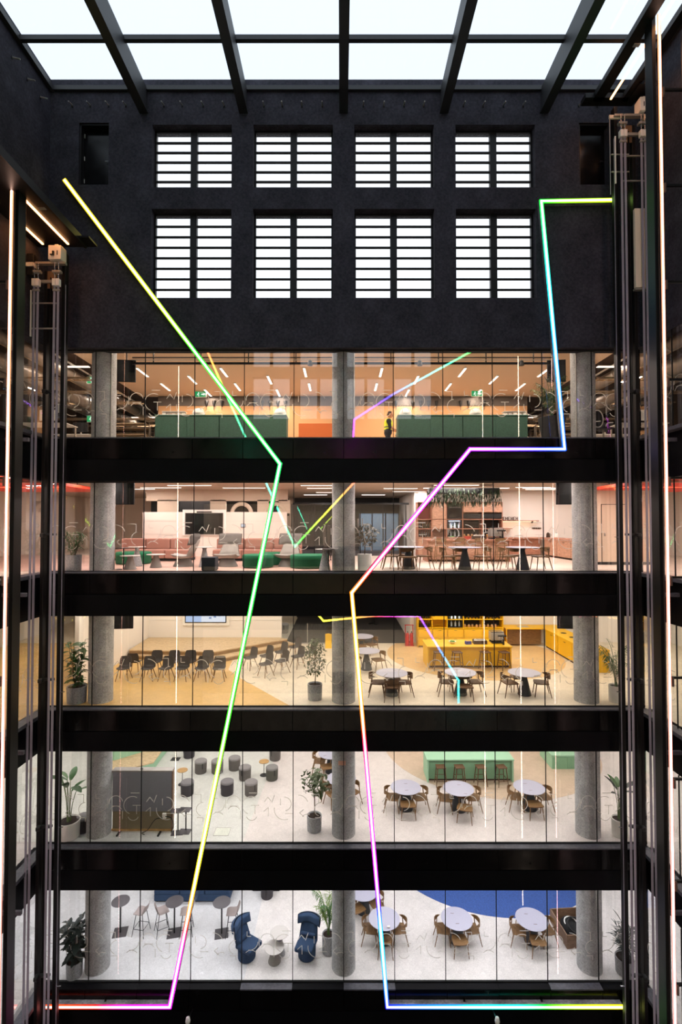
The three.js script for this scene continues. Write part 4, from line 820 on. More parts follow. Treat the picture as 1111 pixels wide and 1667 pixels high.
function bar(n, c, words) {
  const L = LEVEL[n], zI = -4.45;
  const isl = thing('bar_counter', `${words} bar counter with things standing on its top ${FLOOR_NAME[n]}`, 'counter', V(4.75, L, zI));
  part('counter_top', rb(3.2, 0.05, 1.15, 0, 0.79, 0, 0.006), c.top, isl);
  for (let i = 0; i < 3; i++) part('front_panel', bx(1.02, 0.71, 0.04, (i - 1) * 1.03, 0.07, 0.36), c.front, isl);
  part('end_panel', bx(0.05, 0.79, 1.05, -1.55, 0, 0), c.top, isl); part('end_panel', bx(0.05, 0.79, 1.05, 1.55, 0, 0), c.top, isl); part('plinth', bx(3.05, 0.07, 0.04, 0, 0, 0.33), M.brownDark, isl);
  // tall unit along the back wall
  const zB = -7.2, bk = thing('back_bar_unit', `${words} tall wall unit with open niches behind the bar ${FLOOR_NAME[n]}`, 'cabinet', V(5.2, L, zB));
  const W = 3.75, x0 = -W / 2;
  part('back_panel', bx(W, 2.4, 0.04, 0, 0, -0.58), c.front, bk);
  const cols = [0, 0.62, 1.28, 2.0, 2.86, W];
  for (const x of cols) part('upright', bx(0.03, 2.4, 0.56, x0 + x, 0, -0.3), c.top, bk);
  for (const y of [0.82, 1.2, 1.62, 2.38]) part('shelf', bx(W, 0.03, 0.54, 0, y, -0.3), c.top, bk);
  for (let i = 0; i < 5; i++) { const w = cols[i + 1] - cols[i] - 0.05, x = x0 + (cols[i] + cols[i + 1]) / 2;
    for (const [y, h] of [[0.08, 0.34], [0.44, 0.36]]) { const d = part('drawer', rb(w, h, 0.025, x, y, 0, 0.004), c.front, bk); part('handle', bx(0.12, 0.012, 0.02, x, y + h - 0.06, 0.02), M.black, d); }
    if (i === 1) { const d = part('door', rb(w, 0.4, 0.025, x, 1.22, 0, 0.004), c.front, bk); part('knob', cyl(0.012, 0.012, 0.02, x - w / 2 + 0.05, 1.35, 0.02, 8), M.black, d); }
    if (i === 1) part('door', rb(w, 0.72, 0.025, x, 1.65, 0, 0.004), c.front, bk);
    if (i >= 3) { part('door', rb(w, 0.42, 0.025, x, 1.95, 0, 0.004), c.front, bk); part('glass_rack', rb(w, 0.2, 0.4, x, 1.68, -0.22, 0.01), M.black, bk); part('niche_back', bx(w, 0.74, 0.02, x, 0.86, -0.54), std(0x2c2724, 0.8), bk); }
    if (i === 0) part('niche_back', bx(w, 0.74, 0.02, x, 1.64, -0.54), c.niche, bk); }
  // glass-door fridge with bottles, coffee machine
  const fx = 5.2 + x0 + 1.64, fr = thing('drinks_fridge', `lit glass-door drinks fridge in the ${words} wall unit ${FLOOR_NAME[n]}`, 'fridge', V(fx, L + 0.85, zB - 0.25));
  part('body', [bx(0.62, 0.03, 0.4, 0, 0, 0), bx(0.62, 0.03, 0.4, 0, 0.74, 0), bx(0.03, 0.74, 0.4, -0.3, 0, 0), bx(0.03, 0.74, 0.4, 0.3, 0, 0), bx(0.62, 0.74, 0.02, 0, 0, -0.19)], M.black, fr);
  part('shelf', bx(0.56, 0.01, 0.34, 0, 0.37, 0), M.chrome, fr);
  part('fridge_light', bx(0.5, 0.015, 0.03, 0, 0.7, 0.12), glow(0xdfe6ff, 6), fr);
  { const l = new THREE.PointLight(0xdfe6ff, 0.5); l.position.set(fx, L + 0.85 + 0.62, zB - 0.12); l.castShadow = true; scene.add(l); }
  part('glass_door', bx(0.56, 0.7, 0.006, 0, 0.03, 0.2), M.clear, fr);
  for (let s = 0; s < 2; s++) for (let i = 0; i < 6; i++) smallBottle('f' + n + (i % 2), V(fx - 0.22 + i * 0.088, L + 0.885 + s * 0.345, zB - 0.22), `small bottle standing in a row inside the drinks fridge ${FLOOR_NAME[n]}`, 'bottles in the fridges', i % 2 ? M.ceramic : M.bottle);
  const oven = thing('oven', `black built-in oven in the ${words} wall unit ${FLOOR_NAME[n]}`, 'oven', V(fx, L + 1.66, zB - 0.25)); part('body', rb(0.64, 0.66, 0.5, 0, 0, 0, 0.01), M.black, oven); part('door', rb(0.56, 0.4, 0.02, 0, 0.06, 0.255, 0.006), M.screen, oven); part('handle', rod(V(-0.24, 0.5, 0.28), V(0.24, 0.5, 0.28), 0.01), M.chrome, oven); part('display', bx(0.3, 0.05, 0.006, 0, 0.56, 0.252), M.screen, oven);
  for (let i = 0; i < 14; i++) { const x = 5.2 + x0 + 0.72 + i * 0.09; if (x < fx - 0.36) cupAt('cup' + n, V(x, L + 1.235, zB - 0.12), `cup standing in the long row on the wall unit shelf ${FLOOR_NAME[n]}`, 'cups on the wall unit', n === 2 ? M.bottleDark : M.ceramic); }
  for (let i = 0; i < 11; i++) cupAt('rack' + n, V(5.2 + x0 + 2.1 + i * 0.15, L + 1.235, zB - 0.12), `dark glass in the row on the wall unit shelf ${FLOOR_NAME[n]}`, 'glasses on the wall unit', M.bottleDark);
  for (let i = 0; i < 5; i++) smallBottle('n' + n, V(5.2 + x0 + 0.1 + i * 0.1, L + 0.855, zB - 0.15), `bottle on the worktop of the wall unit niche ${FLOOR_NAME[n]}`, 'bottles in the niche', i % 2 ? M.bottle : M.bottleDark);
  for (let i = 0; i < 5; i++) smallBottle('m' + n, V(5.2 + x0 + 0.1 + i * 0.1, L + 1.24, zB - 0.2), `bottle on the upper shelf of the wall unit niche ${FLOOR_NAME[n]}`, 'bottles in the niche', i % 2 ? M.ceramic : M.bottle);
  for (let i = 0; i < 9; i++) glassJar('w' + n, V(5.2 + x0 + 2.1 + i * 0.17, L + 0.855, zB - 0.2 + 0.06 * (i % 2)), `jar on the worktop at the right of the wall unit ${FLOOR_NAME[n]}`, 'jars on the worktop', i % 3 ? M.ceramic : M.corkTan);
  const mac = thing('coffee_machine', `coffee machine on the right end of the bar counter ${FLOOR_NAME[n]}`, 'coffee machine', V(5.95, L + 0.84, zI - 0.1));
  part('body', rb(0.5, 0.3, 0.38, 0, 0.1, 0, 0.02), M.zinc, mac); part('drip_tray', rb(0.46, 0.06, 0.42, 0, 0, 0.02, 0.01), M.black, mac); part('cup_rail', bx(0.48, 0.03, 0.36, 0, 0.41, 0), M.chrome, mac); for (const x of [-0.12, 0.12]) part('spout', [cyl(0.03, 0.03, 0.06, x, 0.06, 0.2, 10), rod(V(x, 0.08, 0.22), V(x, 0.07, 0.36), 0.014)], M.black, mac);
  const tp = thing('tap_tower', `dark tap tower on the right end of the bar ${FLOOR_NAME[n]}`, 'tap', V(6.1, L + 0.84, zI + 0.3)); part('column', cyl(0.03, 0.04, 0.32, 0, 0, 0, 12), M.black, tp); part('head', rb(0.34, 0.06, 0.06, -0.05, 0.3, 0, 0.02), M.black, tp); for (const x of [-0.18, -0.04, 0.1]) part('tap', rod(V(x, 0.3, 0.03), V(x, 0.22, 0.09), 0.012), M.chrome, tp);
  const cr = thing('basket', `small dark basket beside the coffee machine on the bar ${FLOOR_NAME[n]}`, 'basket', V(5.25, L + 0.84, zI + 0.1)); for (const [w, d, x, z] of [[0.5, 0.02, 0, 0.13], [0.5, 0.02, 0, -0.13], [0.02, 0.26, 0.24, 0], [0.02, 0.26, -0.24, 0]]) part('side', bx(w, 0.13, d, x, 0, z), M.brownDark, cr); part('bottom', bx(0.5, 0.015, 0.26), M.brownDark, cr);
  for (let i = 0; i < 6; i++) glassJar('b' + n, V(5.08 + i * 0.068, L + 0.856, zI + 0.1), `small pale jar standing in the basket on the bar ${FLOOR_NAME[n]}`, 'jars in the basket', M.ceramic, 0.16);
  const bw = thing('fruit_bowl', `white bowl of green fruit on the bar counter ${FLOOR_NAME[n]}`, 'bowl', V(4.2, L + 0.84, zI + 0.1)); part('bowl', lathe([[0, 0], [0.06, 0], [0.15, 0.09], [0.14, 0.09], [0.05, 0.012], [0, 0.012]], 0, 0, 0, 20), M.ceramic, bw);
  for (let i = 0; i < 4; i++) tag(part('fruit', new THREE.SphereGeometry(0.045, 12, 8).translate(0, 0, 0), std(n === 2 ? 0x3f8a3a : 0x5a9a4a, 0.5), scene), `round green fruit lying in the white bowl on the bar ${FLOOR_NAME[n]}`, 'fruit', 'fruit in the bowls').position.set(4.2 + 0.05 * Math.cos(i * 1.57), L + 0.84 + 0.075, zI + 0.1 + 0.05 * Math.sin(i * 1.57));
  const bx1 = thing('cardboard_box', `small ${n === 2 ? 'blue' : 'red'} box on the bar counter ${FLOOR_NAME[n]}`, 'box', V(4.78, L + 0.84, zI + 0.2), 0.2); part('body', rb(0.22, 0.12, 0.15, 0, 0, 0, 0.006), std(n === 2 ? 0x27368a : 0xb03a2a, 0.6), bx1); part('flap', bx(0.2, 0.008, 0.07, 0, 0.12, 0.03), M.corkTan, bx1);
  // L-shaped worktop in the corner
  const lc = thing('corner_counter', `${words} L-shaped worktop in the right corner behind the bar ${FLOOR_NAME[n]}`, 'counter', V(0, L, 0));
  part('worktop', poly([[7.2, -8.1], [9.75, -8.1], [9.75, -3.4], [8.9, -3.4], [8.9, -7.25], [7.2, -7.25]], 0.78, 0.04), c.top, lc);
  part('front_panel', bx(1.6, 0.7, 0.03, 8.05, 0.07, -7.5), c.niche2, lc); part('leg_panel', bx(0.04, 0.78, 0.8, 7.25, 0, -7.7), c.top, lc);
  for (let i = 0; i < 3; i++) { const z = -6.6 + i * 1.28; const d = part('door', bx(0.03, 0.68, 1.25, 8.95, 0.08, z), c.front, lc); part('handle', bx(0.02, 0.012, 0.16, 8.925, 0.66, z), M.black, d); }
  part('plinth', bx(0.03, 0.08, 3.85, 9.0, 0, -5.35), M.brownDark, lc); part('end_panel', bx(0.82, 0.78, 0.03, 9.33, 0, -3.42), c.front, lc);
  for (const z of [-6.3, -5.5, -4.7]) part('waste_hole', cyl(0.12, 0.12, 0.006, 9.33, 0.818, z, 24), M.blackMatt, lc);
  part('sink', bx(0.5, 0.006, 0.35, 8.1, 0.818, -7.7), M.zinc, lc); part('mixer_tap', tube([V(8.1, 0.82, -7.95), V(8.1, 1.12, -7.95), V(8.1, 1.18, -7.88), V(8.1, 1.15, -7.76)], 0.012, 14), M.chrome, lc);
  return zI;
}
function letterRow(name, label, p, count, h, gapAt) {      // cut-out letters too small to read
  const o = thing(name, label, 'lettering', p), w = h * 0.55, t = h * 0.17;
  for (let i = 0; i < count; i++) { if (i === gapAt) continue; const x = i * w * 1.35; part('letter', i % 2 ? [bx(t, h, 0.02, x, 0, 0), bx(w, t, 0.02, x + w * 0.4, h * 0.42, 0), bx(t, h, 0.02, x + w * 0.8, 0, 0)] : [bx(t, h, 0.02, x, 0, 0), bx(w, t, 0.02, x + w * 0.4, 0, 0), bx(w, t, 0.02, x + w * 0.4, h - t, 0), bx(w * 0.8, t, 0.02, x + w * 0.3, h * 0.42, 0)], M.brownDark, o); }
  return o;
}
function hangingScreen(n, x, where) {
  const o = thing('hanging_screen', `black screen hanging from the ceiling beside the ${where} column ${FLOOR_NAME[n]}`, 'screen', V(x, LEVEL[n] + 2.05, -1.2), x < 0 ? 0.12 : -0.12);
  part('housing', rb(0.58, 0.72, 0.07, 0, 0, 0, 0.01), M.blackMatt, o); part('display', bx(0.54, 0.68, 0.004, 0, 0.02, 0.036), M.screen, o); part('drop_pole', cyl(0.02, 0.02, CEIL[n] - 2.75, 0, 0.7, -0.02, 8), M.black, o);
}

// ================================================================ middle storey
{
  const n = 2, L = 8, c = room(n, floorOf(0xe8dcc6), M.whiteWall, M.white);
  lightGrid(c, n, [-1.3, -3.9, -6.4]);
  for (const x of [-3, 1.5, 6, 11]) roomLight(c, n, x, -10.5, 2.2, 0.25, 0.6);  // unseen ceiling lamps placed to light the back of the room
  const tan = floorOf(0xdcb46e), t1 = fl(n, 472, 1148), t2 = fl(n, 391, 1104), t3 = fl(n, 372, 1090);
  inlayPoly(n, [[-XR, 5.5], [-SIDE - 0.1, 5.5], [-SIDE - 0.1, -0.06], [t1.x, -0.06], [t2.x, t2.z], [t3.x, t3.z], [t3.x - 0.4, -8], [-XR, -8]], tan);
  inlayCircle(n, [[640, 1075], [893, 1100], [780, 1107]], floorOf(0xe0bd86), -8.05);
  const zc = fl(n, 560, 1047).z;
  inlayPoly(n, [[-2.6, -14.5], [3.1, -14.5], [3.1, zc], [-2.6, zc]], std(0x46413f, 0.95, { map: T.carpet }), 0.005);
  // partition walls of the stage corner and the bar corner
  const w1 = structure('wall_back'); part('partition', bx(6.0, 2.95, 0.14, -5.76, L, -7.8), M.whiteWall, w1); part('skirting', bx(5.9, 0.03, 0.02, -5.76, L + 1.1, -7.72), M.white, w1);
  const w2 = structure('wall_left'); part('partition', bx(0.14, 2.95, 6.2, -8.82, L, -4.75), M.whiteWall, w2);
  const w3 = structure('wall_right'); part('partition', bx(0.2, 2.95, 6.5, 3.2, L, -11.4), M.whiteWall, w3); part('partition', bx(9.5, 2.95, 0.14, 7.9, L, -8.25), M.whiteWall, w3);
  part('lettering_rail', bx(0.4, 0.05, 0.02, 8.9, L + 1.55, -8.16), M.corkTan, w3);
  part('dark_wall', bx(5.8, 2.95, 0.1, 0.25, L, -14.4), std(0x2a2624, 0.8), w1);
  { const q = (px, py, h) => { const p = onLevel(px, py, L + h); return [p.x, p.z]; }, o = thing('stage', 'low two-step wooden stage along the white wall on the middle floor', 'stage');
    const up = [q(242, 1038, 0.32), q(210.5, 1058, 0.32), q(349, 1061, 0.32), q(468, 1040, 0.32), [q(456, 1037, 0.32)[0], -7.72], [q(242, 1038, 0.32)[0], -7.72]];
    const lo = [[-8.7, -7.7], q(207, 1066, 0.16), q(352, 1073.5, 0.16), q(480, 1047, 0.16), [q(470, 1037, 0.16)[0], -7.72]];
    part('lower_step', poly(lo, L, 0.12), wood(0x9a7a52), o); part('lower_tread', poly(lo, L + 0.12, 0.04), M.stage, o);
    part('upper_riser', poly(up, L + 0.16, 0.12), wood(0x9a7a52), o); part('upper_deck', poly(up, L + 0.28, 0.04), M.stage, o); }
  { const p = at(335.5, 1000, -7.7), o = thing('wall_screen', 'large white-framed wall screen showing a pale slide above the wooden stage', 'screen', V(p.x, L + 0.86, -7.72));
    part('surround', rb(2.1, 1.35, 0.05, 0, 0, 0.03, 0.01), M.white, o); part('bezel', rb(1.86, 1.08, 0.03, 0, 0.13, 0.06, 0.008), M.black, o);
    const cv = document.createElement('canvas'); cv.width = 256; cv.height = 144; const x = cv.getContext('2d'); x.fillStyle = '#e8eef8'; x.fillRect(0, 0, 256, 144); x.fillStyle = '#b7cdf0'; x.fillRect(0, 100, 100, 44); x.fillStyle = '#8aa0c8'; for (let i = 0; i < 5; i++) x.fillRect(14, 40 + i * 14, 90 - i * 9, 4); for (let i = 0; i < 3; i++) x.fillRect(150 + i * 30, 112 - i * 8, 16, 12);
    const t = new THREE.CanvasTexture(cv); t.colorSpace = THREE.SRGBColorSpace; const m = new THREE.MeshStandardMaterial({ color: 0x050505, roughness: 0.3, emissive: 0xffffff, emissiveMap: t, emissiveIntensity: 1.0 });
    const s = part('screen_display', new THREE.PlaneGeometry(1.78, 1.0), m, o, { keepUV: true }); s.position.set(0, 0.67, 0.078);
    const l = new THREE.RectAreaLight(0xe8eef8, 0.5, 1.78, 1); l.position.set(p.x, L + 1.53, -7.62); l.rotation.y = Math.PI; scene.add(l); }
  plant('rubber', fl(n, 125, 1143), 'bushy green plant in a pale grey pot at the left end of the middle floor', 21, { height: 2.05, leafMat: M.leafMid, r: 0.29, h: 0.5 });
  plant('tree', fl(n, 513, 1138), 'slim leafy tree in a pale grey pot left of the middle column, middle floor', 22, { height: 1.85, spread: 0.36, leafMat: M.leafOlive, r: 0.23, h: 0.48 });
  plant('palm', fl(n, 1004, 1142), 'feathery palm in a white pot at the right end of the middle floor', 23, { height: 1.6, spread: 0.5, leafMat: M.leaf, r: 0.22, h: 0.5, mat: M.white });
  hangingScreen(n, -7.08, 'left'); hangingScreen(n, 7.2, 'right');
  const rowA = [220, 253, 282, 308.5, 337.5], rowB = [202, 241.5, 271, 297, 329, 357], ord = ['first', 'second', 'third', 'fourth', 'fifth', 'sixth'];
  rowA.forEach((px, i) => { const p = onLevel(px, 1069, L + 0.6); p.y = L; place('shellChair', p, Math.PI + rr(-0.1, 0.1), `dark shell chair, ${ord[i]} from the left in the row nearest the stage`, 'shell chairs facing the stage'); });
  rowB.forEach((px, i) => { const p = onLevel(px, 1079, L + 0.6); p.y = L; place('shellChair', p, Math.PI + rr(-0.12, 0.12), `dark shell chair, ${ord[i]} from the left in the row farther from the stage`, 'shell chairs facing the stage'); });
  [[408, 1063], [434, 1060], [458, 1054], [481, 1046]].forEach(([px, py], i) => { const p = onLevel(px, py, L + 0.6); p.y = L; place('shellChair', p, rad(222 + i * 2), `dark shell chair turned to the left, ${ord[i]} from the left in the slanting rear row`, 'shell chairs in the slanting rows'); });
  [[433, 1073], [459, 1068], [485, 1061], [505, 1055]].forEach(([px, py], i) => { const p = onLevel(px, py, L + 0.6); p.y = L; place('shellChair', p, rad(225 + i * 2), `dark shell chair turned to the left, ${ord[i]} from the left in the slanting front row`, 'shell chairs in the slanting rows'); });
  tableSet(n, 638, 1095, 'next to the middle column', [[95, 'before'], [176, 'left of'], [4, 'right of', 0.4], [280, 'behind']], { kind: 'coneTable', chair: 'chairDark' });
  tableSet(n, 750, 1094, 'in mid-row', [[88, 'before'], [174, 'left of'], [4, 'right of'], [265, 'behind']], { kind: 'coneTable', chair: 'chairDark' });
  tableSet(n, 854, 1094.5, 'rightmost in the row', [[172, 'left of', 0.52, -20], [8, 'right of', 0.52, 20], [268, 'behind']], { kind: 'coneTable', chair: 'chairDark' });
  tableSet(n, 589, 1035.5, 'farthest behind the middle column', [[30, 'right of'], [100, 'before']], { kind: 'coneTable' });
  tableSet(n, 597, 1059, 'second behind the middle column', [[20, 'right of'], [200, 'left of']], { kind: 'coneTable' });
  bar(n, { top: M.yellow, front: M.yellow, niche: M.yellowDark, niche2: M.oak }, 'bright yellow');
  for (const [i, x] of [3.55, 4.25, 5.3, 6.0].entries()) place('barStoolWood', V(x, L, -3.78), 0.1 * i, `wooden bar stool ${['furthest left', 'second from the left', 'third from the left', 'furthest right'][i]} under the yellow bar counter`, 'stools at the yellow bar');
  letterRow('wall_lettering', 'row of tiny dark letters on the cream wall above the yellow corner worktop', V(8.6, L + 1.28, -8.15), 9, 0.08, 3);
  for (const x of [4.2, 6.2, 8.4]) roomLight(c, n, x, -6.0, 1.6, 0.2, 1.0);  // unseen ceiling lamps placed to brighten the yellow bar
  { const p = fl(n, 667, 1051), o = thing('fire_extinguisher', 'red fire extinguishers on a red stand at the edge of the grey carpet', 'extinguisher', p);
    part('stand', [rb(0.4, 0.03, 0.25, 0, 0, 0, 0.008), bx(0.03, 0.9, 0.03, -0.17, 0, -0.1), bx(0.03, 0.9, 0.03, 0.17, 0, -0.1), bx(0.4, 0.03, 0.03, 0, 0.88, -0.1)], M.red, o);
    for (const x of [-0.09, 0.09]) { part('cylinder', lathe([[0, 0.03], [0.075, 0.03], [0.08, 0.06], [0.08, 0.48], [0.05, 0.56], [0.025, 0.58], [0, 0.58]], x, 0, 0.02, 18), M.red, o); part('valve', [bx(0.03, 0.06, 0.1, x, 0.58, 0.03), rod(V(x, 0.6, 0.02), V(x + 0.07, 0.35, 0.08), 0.01)], M.black, o); } }
  { const p = fl(n, 535, 1055), o = thing('floor_sign', 'small yellow folding floor sign behind the leafy tree', 'sign', p); for (const s of [-1, 1]) part('panel', bx(0.28, 0.62, 0.02).rotateX(-s * 0.22).translate(0, 0, s * 0.07), std(0xe8b818, 0.5), o); part('handle', bx(0.12, 0.05, 0.05, 0, 0.58, 0), std(0xe8b818, 0.5), o); }
  { const p = fl(n, 463, 1030), o = place('poufPale', p, 0, 'pinkish grey pouf on the dark carpet at the right end of the white wall', 'poufs'); }
  { const o = thing('glass_screen', 'low glass screen standing behind the chairs at the edge of the grey carpet', 'screen', V(-1.6, L, zc + 0.15)); part('pane', bx(2.4, 0.85, 0.012, 0, 0.05, 0), M.clear, o); part('base_rail', bx(2.4, 0.05, 0.06), M.zinc, o); for (const x of [-1.18, 0, 1.18]) part('post', bx(0.03, 0.92, 0.03, x, 0, 0), M.zinc, o); }
  { const o = thing('round_stand', 'dark pedestal on the grey carpet behind the middle column, cut off by the beam', 'stand', fl(n, 608, 1016)); part('base', cyl(0.25, 0.27, 0.03), M.black, o); part('column', cyl(0.06, 0.06, 1.1, 0, 0.03, 0), M.black, o); }
}

// ================================================================ second storey from the top
{
  const n = 3, L = 12, c = room(n, floorOf(0xe8d8c6), std(0xd9c9b8, 0.85), std(0xb09f8c, 0.9));
  inlayPoly(n, [[-XR, -0.06], [-0.2, -0.06], [-0.2, -8], [-XR, -8]], floorOf(0xdcb6a4));
  inlayPoly(n, [[-2.6, -14.5], [3.1, -14.5], [3.1, -7.6], [-2.6, -7.6]], std(0x5a5250, 0.95, { map: T.carpet }), 0.006);
  const S = [[-217, 0]]; // visible ceiling lines: px from, px to, py
  const lines = [[217, 252, 796], [273, 344, 790], [229, 295, 793.7], [285, 341, 799], [238, 257, 801.5], [363, 432, 794], [376, 456, 800], [490, 542, 790], [500, 542, 794.5], [515, 542, 801.5], [625, 680, 795], [707, 780, 789.6], [640, 693, 800], [840, 897, 793], [856, 906, 796.5], [825, 893, 801], [973, 1003, 790.5], [960, 1000, 796], [107, 150, 797]];
  const byX = lines.map((l) => l[0] + l[1]).sort((a, b) => a - b);
  for (const [a, b, y] of lines) {
    const p = onLevel(a, y, L + CEIL[n] - 0.03), q = onLevel(b, y, L + CEIL[n] - 0.03), w = Math.abs(q.x - p.x), o = thing('ceiling_light', `slim light line under the beige fourth-floor ceiling, ${ORD[byX.indexOf(a + b)]} from the left`, 'ceiling light', V((p.x + q.x) / 2, L + CEIL[n] - 0.04, p.z), 0, 'light lines under the beige ceiling');
    part('profile', bx(w + 0.02, 0.04, 0.07), M.white, o); part('light_diffuser', bx(w, 0.012, 0.055, 0, -0.01, 0), glow(0xfff0e2, 3.4), o);
    const l = new THREE.RectAreaLight(ROOM_TINT[n], 170, w, 0.06); l.position.set((p.x + q.x) / 2, L + CEIL[n] - 0.056, p.z); l.rotation.x = -Math.PI / 2; scene.add(l);
  }
  for (const x of [-12, -7.5, -4.5, -1.5, 1.5, 4.5, 7.5, 12]) roomLight(c, n, x, -1.3, 2.2, 0.25, 0.8);  // unseen front row, placed to light the room
  for (const x of [-5.6, -3.7, -1.9, 1.9, 3.7, 5.6]) roomLight(c, n, x, -0.42, 1.4, 0.14, 0.5);  // unseen row at the glass, placed to light the glass pattern
  for (const s of [-1, 1]) for (const z of [1.2, 3.6]) roomLight(c, n, s * 11.5, z);
  for (const x of [-1.4, 1.6]) roomLight(c, n, x, -11, 1.2, 0.2, 0.5);
  // red ceiling rafts at both ends
  for (const s of [-1, 1]) { const o = thing('ceiling_raft', `orange red ceiling panel at the ${s < 0 ? 'left' : 'right'} end of the fourth floor`, 'ceiling panel', V(s * 10.5, L + 2.6, -1.9)); part('panel', rb(3.6, 0.1, 3.0, 0, 0, 0, 0.02), std(0xd23a1c, 0.6), o); part('raft_light', bx(2.6, 0.02, 0.05, -s * 0.3, -0.012, 0.9), glow(0xff5a3a, 3), o); for (const x of [-1.5, 1.5]) part('hanger', cyl(0.012, 0.012, 0.26, x, 0.1, 0, 6), M.black, o); }
  const zw = -7.0;
  const w1 = structure('wall_back'); part('partition', bx(6.3, 1.95, 0.14, -5.6, L, zw), std(0xe2d6cb, 0.8), w1); part('bulkhead', bx(6.3, 0.5, 0.14, -5.6, L + 2.45, zw - 0.35), std(0xcbb9a5, 0.85), w1);
  for (const [x, w] of [[-7.8, 0.9], [-5.55, 0.7], [-3.55, 0.5], [-2.6, 0.5]]) part('bulkhead_pier', bx(w, 0.6, 0.14, x, L + 1.9, zw - 0.35), std(0xcbb9a5, 0.85), w1);
  part('dark_gap', bx(6.3, 0.8, 0.06, -5.6, L + 1.8, zw - 0.9), M.blackMatt, w1);
  for (const y of [0.98, 1.55]) part('panel_joint', bx(6.2, 0.008, 0.01, -5.6, L + y, zw + 0.074), M.greyTop, w1);
  for (const x of [-4.5, -3.0]) part('arch', new THREE.TorusGeometry(0.42, 0.09, 8, 20, Math.PI).translate(x, L + 1.9, zw - 0.3), std(0xcbb9a5, 0.85), w1);
  const w3 = structure('wall_right'); part('partition', bx(9.4, 2.95, 0.14, 8.2, L, -8.25), M.whiteWall, w3); part('partition', bx(0.16, 2.95, 6.2, 3.42, L, -11.4), M.whiteWall, w3);
  part('partition', bx(2.2, 2.95, 0.12, 9.9, L, -2.6), std(0xcdb9a2, 0.85), w3); part('skirting', bx(2.2, 0.1, 0.03, 9.9, L, -2.53), M.black, w3); for (const [x, h] of [[9.05, 2.1], [9.95, 2.1]]) part('door_joint', bx(0.02, h, 0.01, x, L, -2.535), M.black, w3); part('door_joint', bx(0.92, 0.02, 0.01, 9.5, L + 2.1, -2.535), M.black, w3); part('door_handle', rb(0.04, 0.12, 0.05, 9.15, L + 1.0, -2.52, 0.01), M.chrome, w3);
  // dark glazed corridor wall at the back with bright doors
  const w4 = structure('wall_back'); part('dark_wall', bx(6.2, 2.95, 0.1, 0.3, L, -14.4), std(0x30302f, 0.7), w4);
  { const w = structure('window_' + ++windowNo, V(0.4, L, -9.2)); for (let i = 0; i < 5; i++) part('glass_pane', bx(1.06, 2.3, 0.008, -2.3 + i * 1.1, 0.05, 0), M.clear, w); for (let i = 0; i < 6; i++) part('mullion', bx(0.05, 2.4, 0.06, -2.85 + i * 1.1, 0, 0), M.black, w); part('head', bx(5.6, 0.1, 0.08, 0, 2.35, 0), M.black, w); for (const x of [0.35, 0.55]) part('pull_handle', rod(V(x, 0.7, 0.06), V(x, 1.7, 0.06), 0.02), M.chrome, w); }
  for (let i = 0; i < 3; i++) { const o = thing('office_cabinet', `blue grey cabinet far back behind the glass doors, ${['left', 'middle', 'right'][i]} of three`, 'cabinet', V(1.25 + i * 0.72, L, -12.4)); part('carcass', rb(0.66, 2.0, 0.5, 0, 0, 0, 0.01), std(0x6f8fa8, 0.5), o); for (const s of [-1, 1]) { const d = part('door', rb(0.31, 1.9, 0.02, s * 0.16, 0.05, 0.255, 0.005), std(0x88a6bb, 0.4), o); part('handle', bx(0.015, 0.2, 0.02, -s * 0.12 + s * 0.16, 0.95, 0.27), M.black, d); } }
  { const o = thing('wall_screen', 'large black wall screen in a white surround with a slim speaker bar above it', 'screen', V(at(334, 850, zw).x, L + 0.92, zw + 0.07));
    part('surround', rb(1.9, 1.13, 0.05, 0, 0, 0.03, 0.01), M.white, o); part('screen_display', rb(1.62, 0.92, 0.04, 0, 0.06, 0.06, 0.006), M.screen, o); part('speaker_bar', rb(0.66, 0.06, 0.06, 0, 1.0, 0.07, 0.015), M.black, o); part('screen_frame', [bx(1.66, 0.02, 0.05, 0, 0.04, 0.06), bx(1.66, 0.02, 0.05, 0, 0.98, 0.06), bx(0.02, 0.95, 0.05, -0.83, 0.04, 0.06), bx(0.02, 0.95, 0.05, 0.83, 0.04, 0.06)], M.zinc, o); }
  { const o = thing('wall_panel', 'small black-rimmed control panel on the pale wall beside the big screen', 'panel', at(396, 852, zw + 0.1).setY(L + 1.28)); part('rim', rb(0.2, 0.16, 0.03, 0, 0, 0, 0.008), M.black, o); part('panel_display', bx(0.16, 0.12, 0.006, 0, 0.02, 0.016), glow(0xeaf2ff, 0.8), o); }
  // long sofa in two runs
  const sofa = (px0, px1, z, label) => { const a = at(px0, 900, z + 0.4).x, b = at(px1, 900, z + 0.4).x, w = b - a, k = Math.max(2, Math.round(w / 1.02)), o = thing('sofa', label, 'sofa', V((a + b) / 2, L, z));
    part('base', bx(w, 0.1, 0.7, 0, 0.02, 0), M.black, o);
    for (let i = 0; i < k; i++) { const x = -w / 2 + (i + 0.5) * w / k; part('seat_cushion', rb(w / k - 0.012, 0.34, 0.82, x, 0.1, 0.02, 0.05, 2), M.salmon, o); part('back_cushion', rb(w / k - 0.012, 0.44, 0.24, x, 0.42, -0.3, 0.07, 2), M.salmon, o); } };
  sofa(186, 309, -4.6, 'long salmon pink sofa left of the lounge chairs under the black screen'); sofa(346, 490, -4.6, 'long salmon pink sofa behind the two lounge chairs near the middle column');
  place('loungeGrey', fl(n, 300, 922), rad(-80), 'pale grey lounge chair seen from the side, facing left', 'grey lounge chairs');
  place('loungeGrey', fl(n, 371, 922), rad(-8), 'pale grey lounge chair facing the glass, behind the dark cube', 'grey lounge chairs');
  place('loungeGrey', fl(n, 470, 922), rad(-12), 'pale grey lounge chair facing the glass, between the green poufs', 'grey lounge chairs');
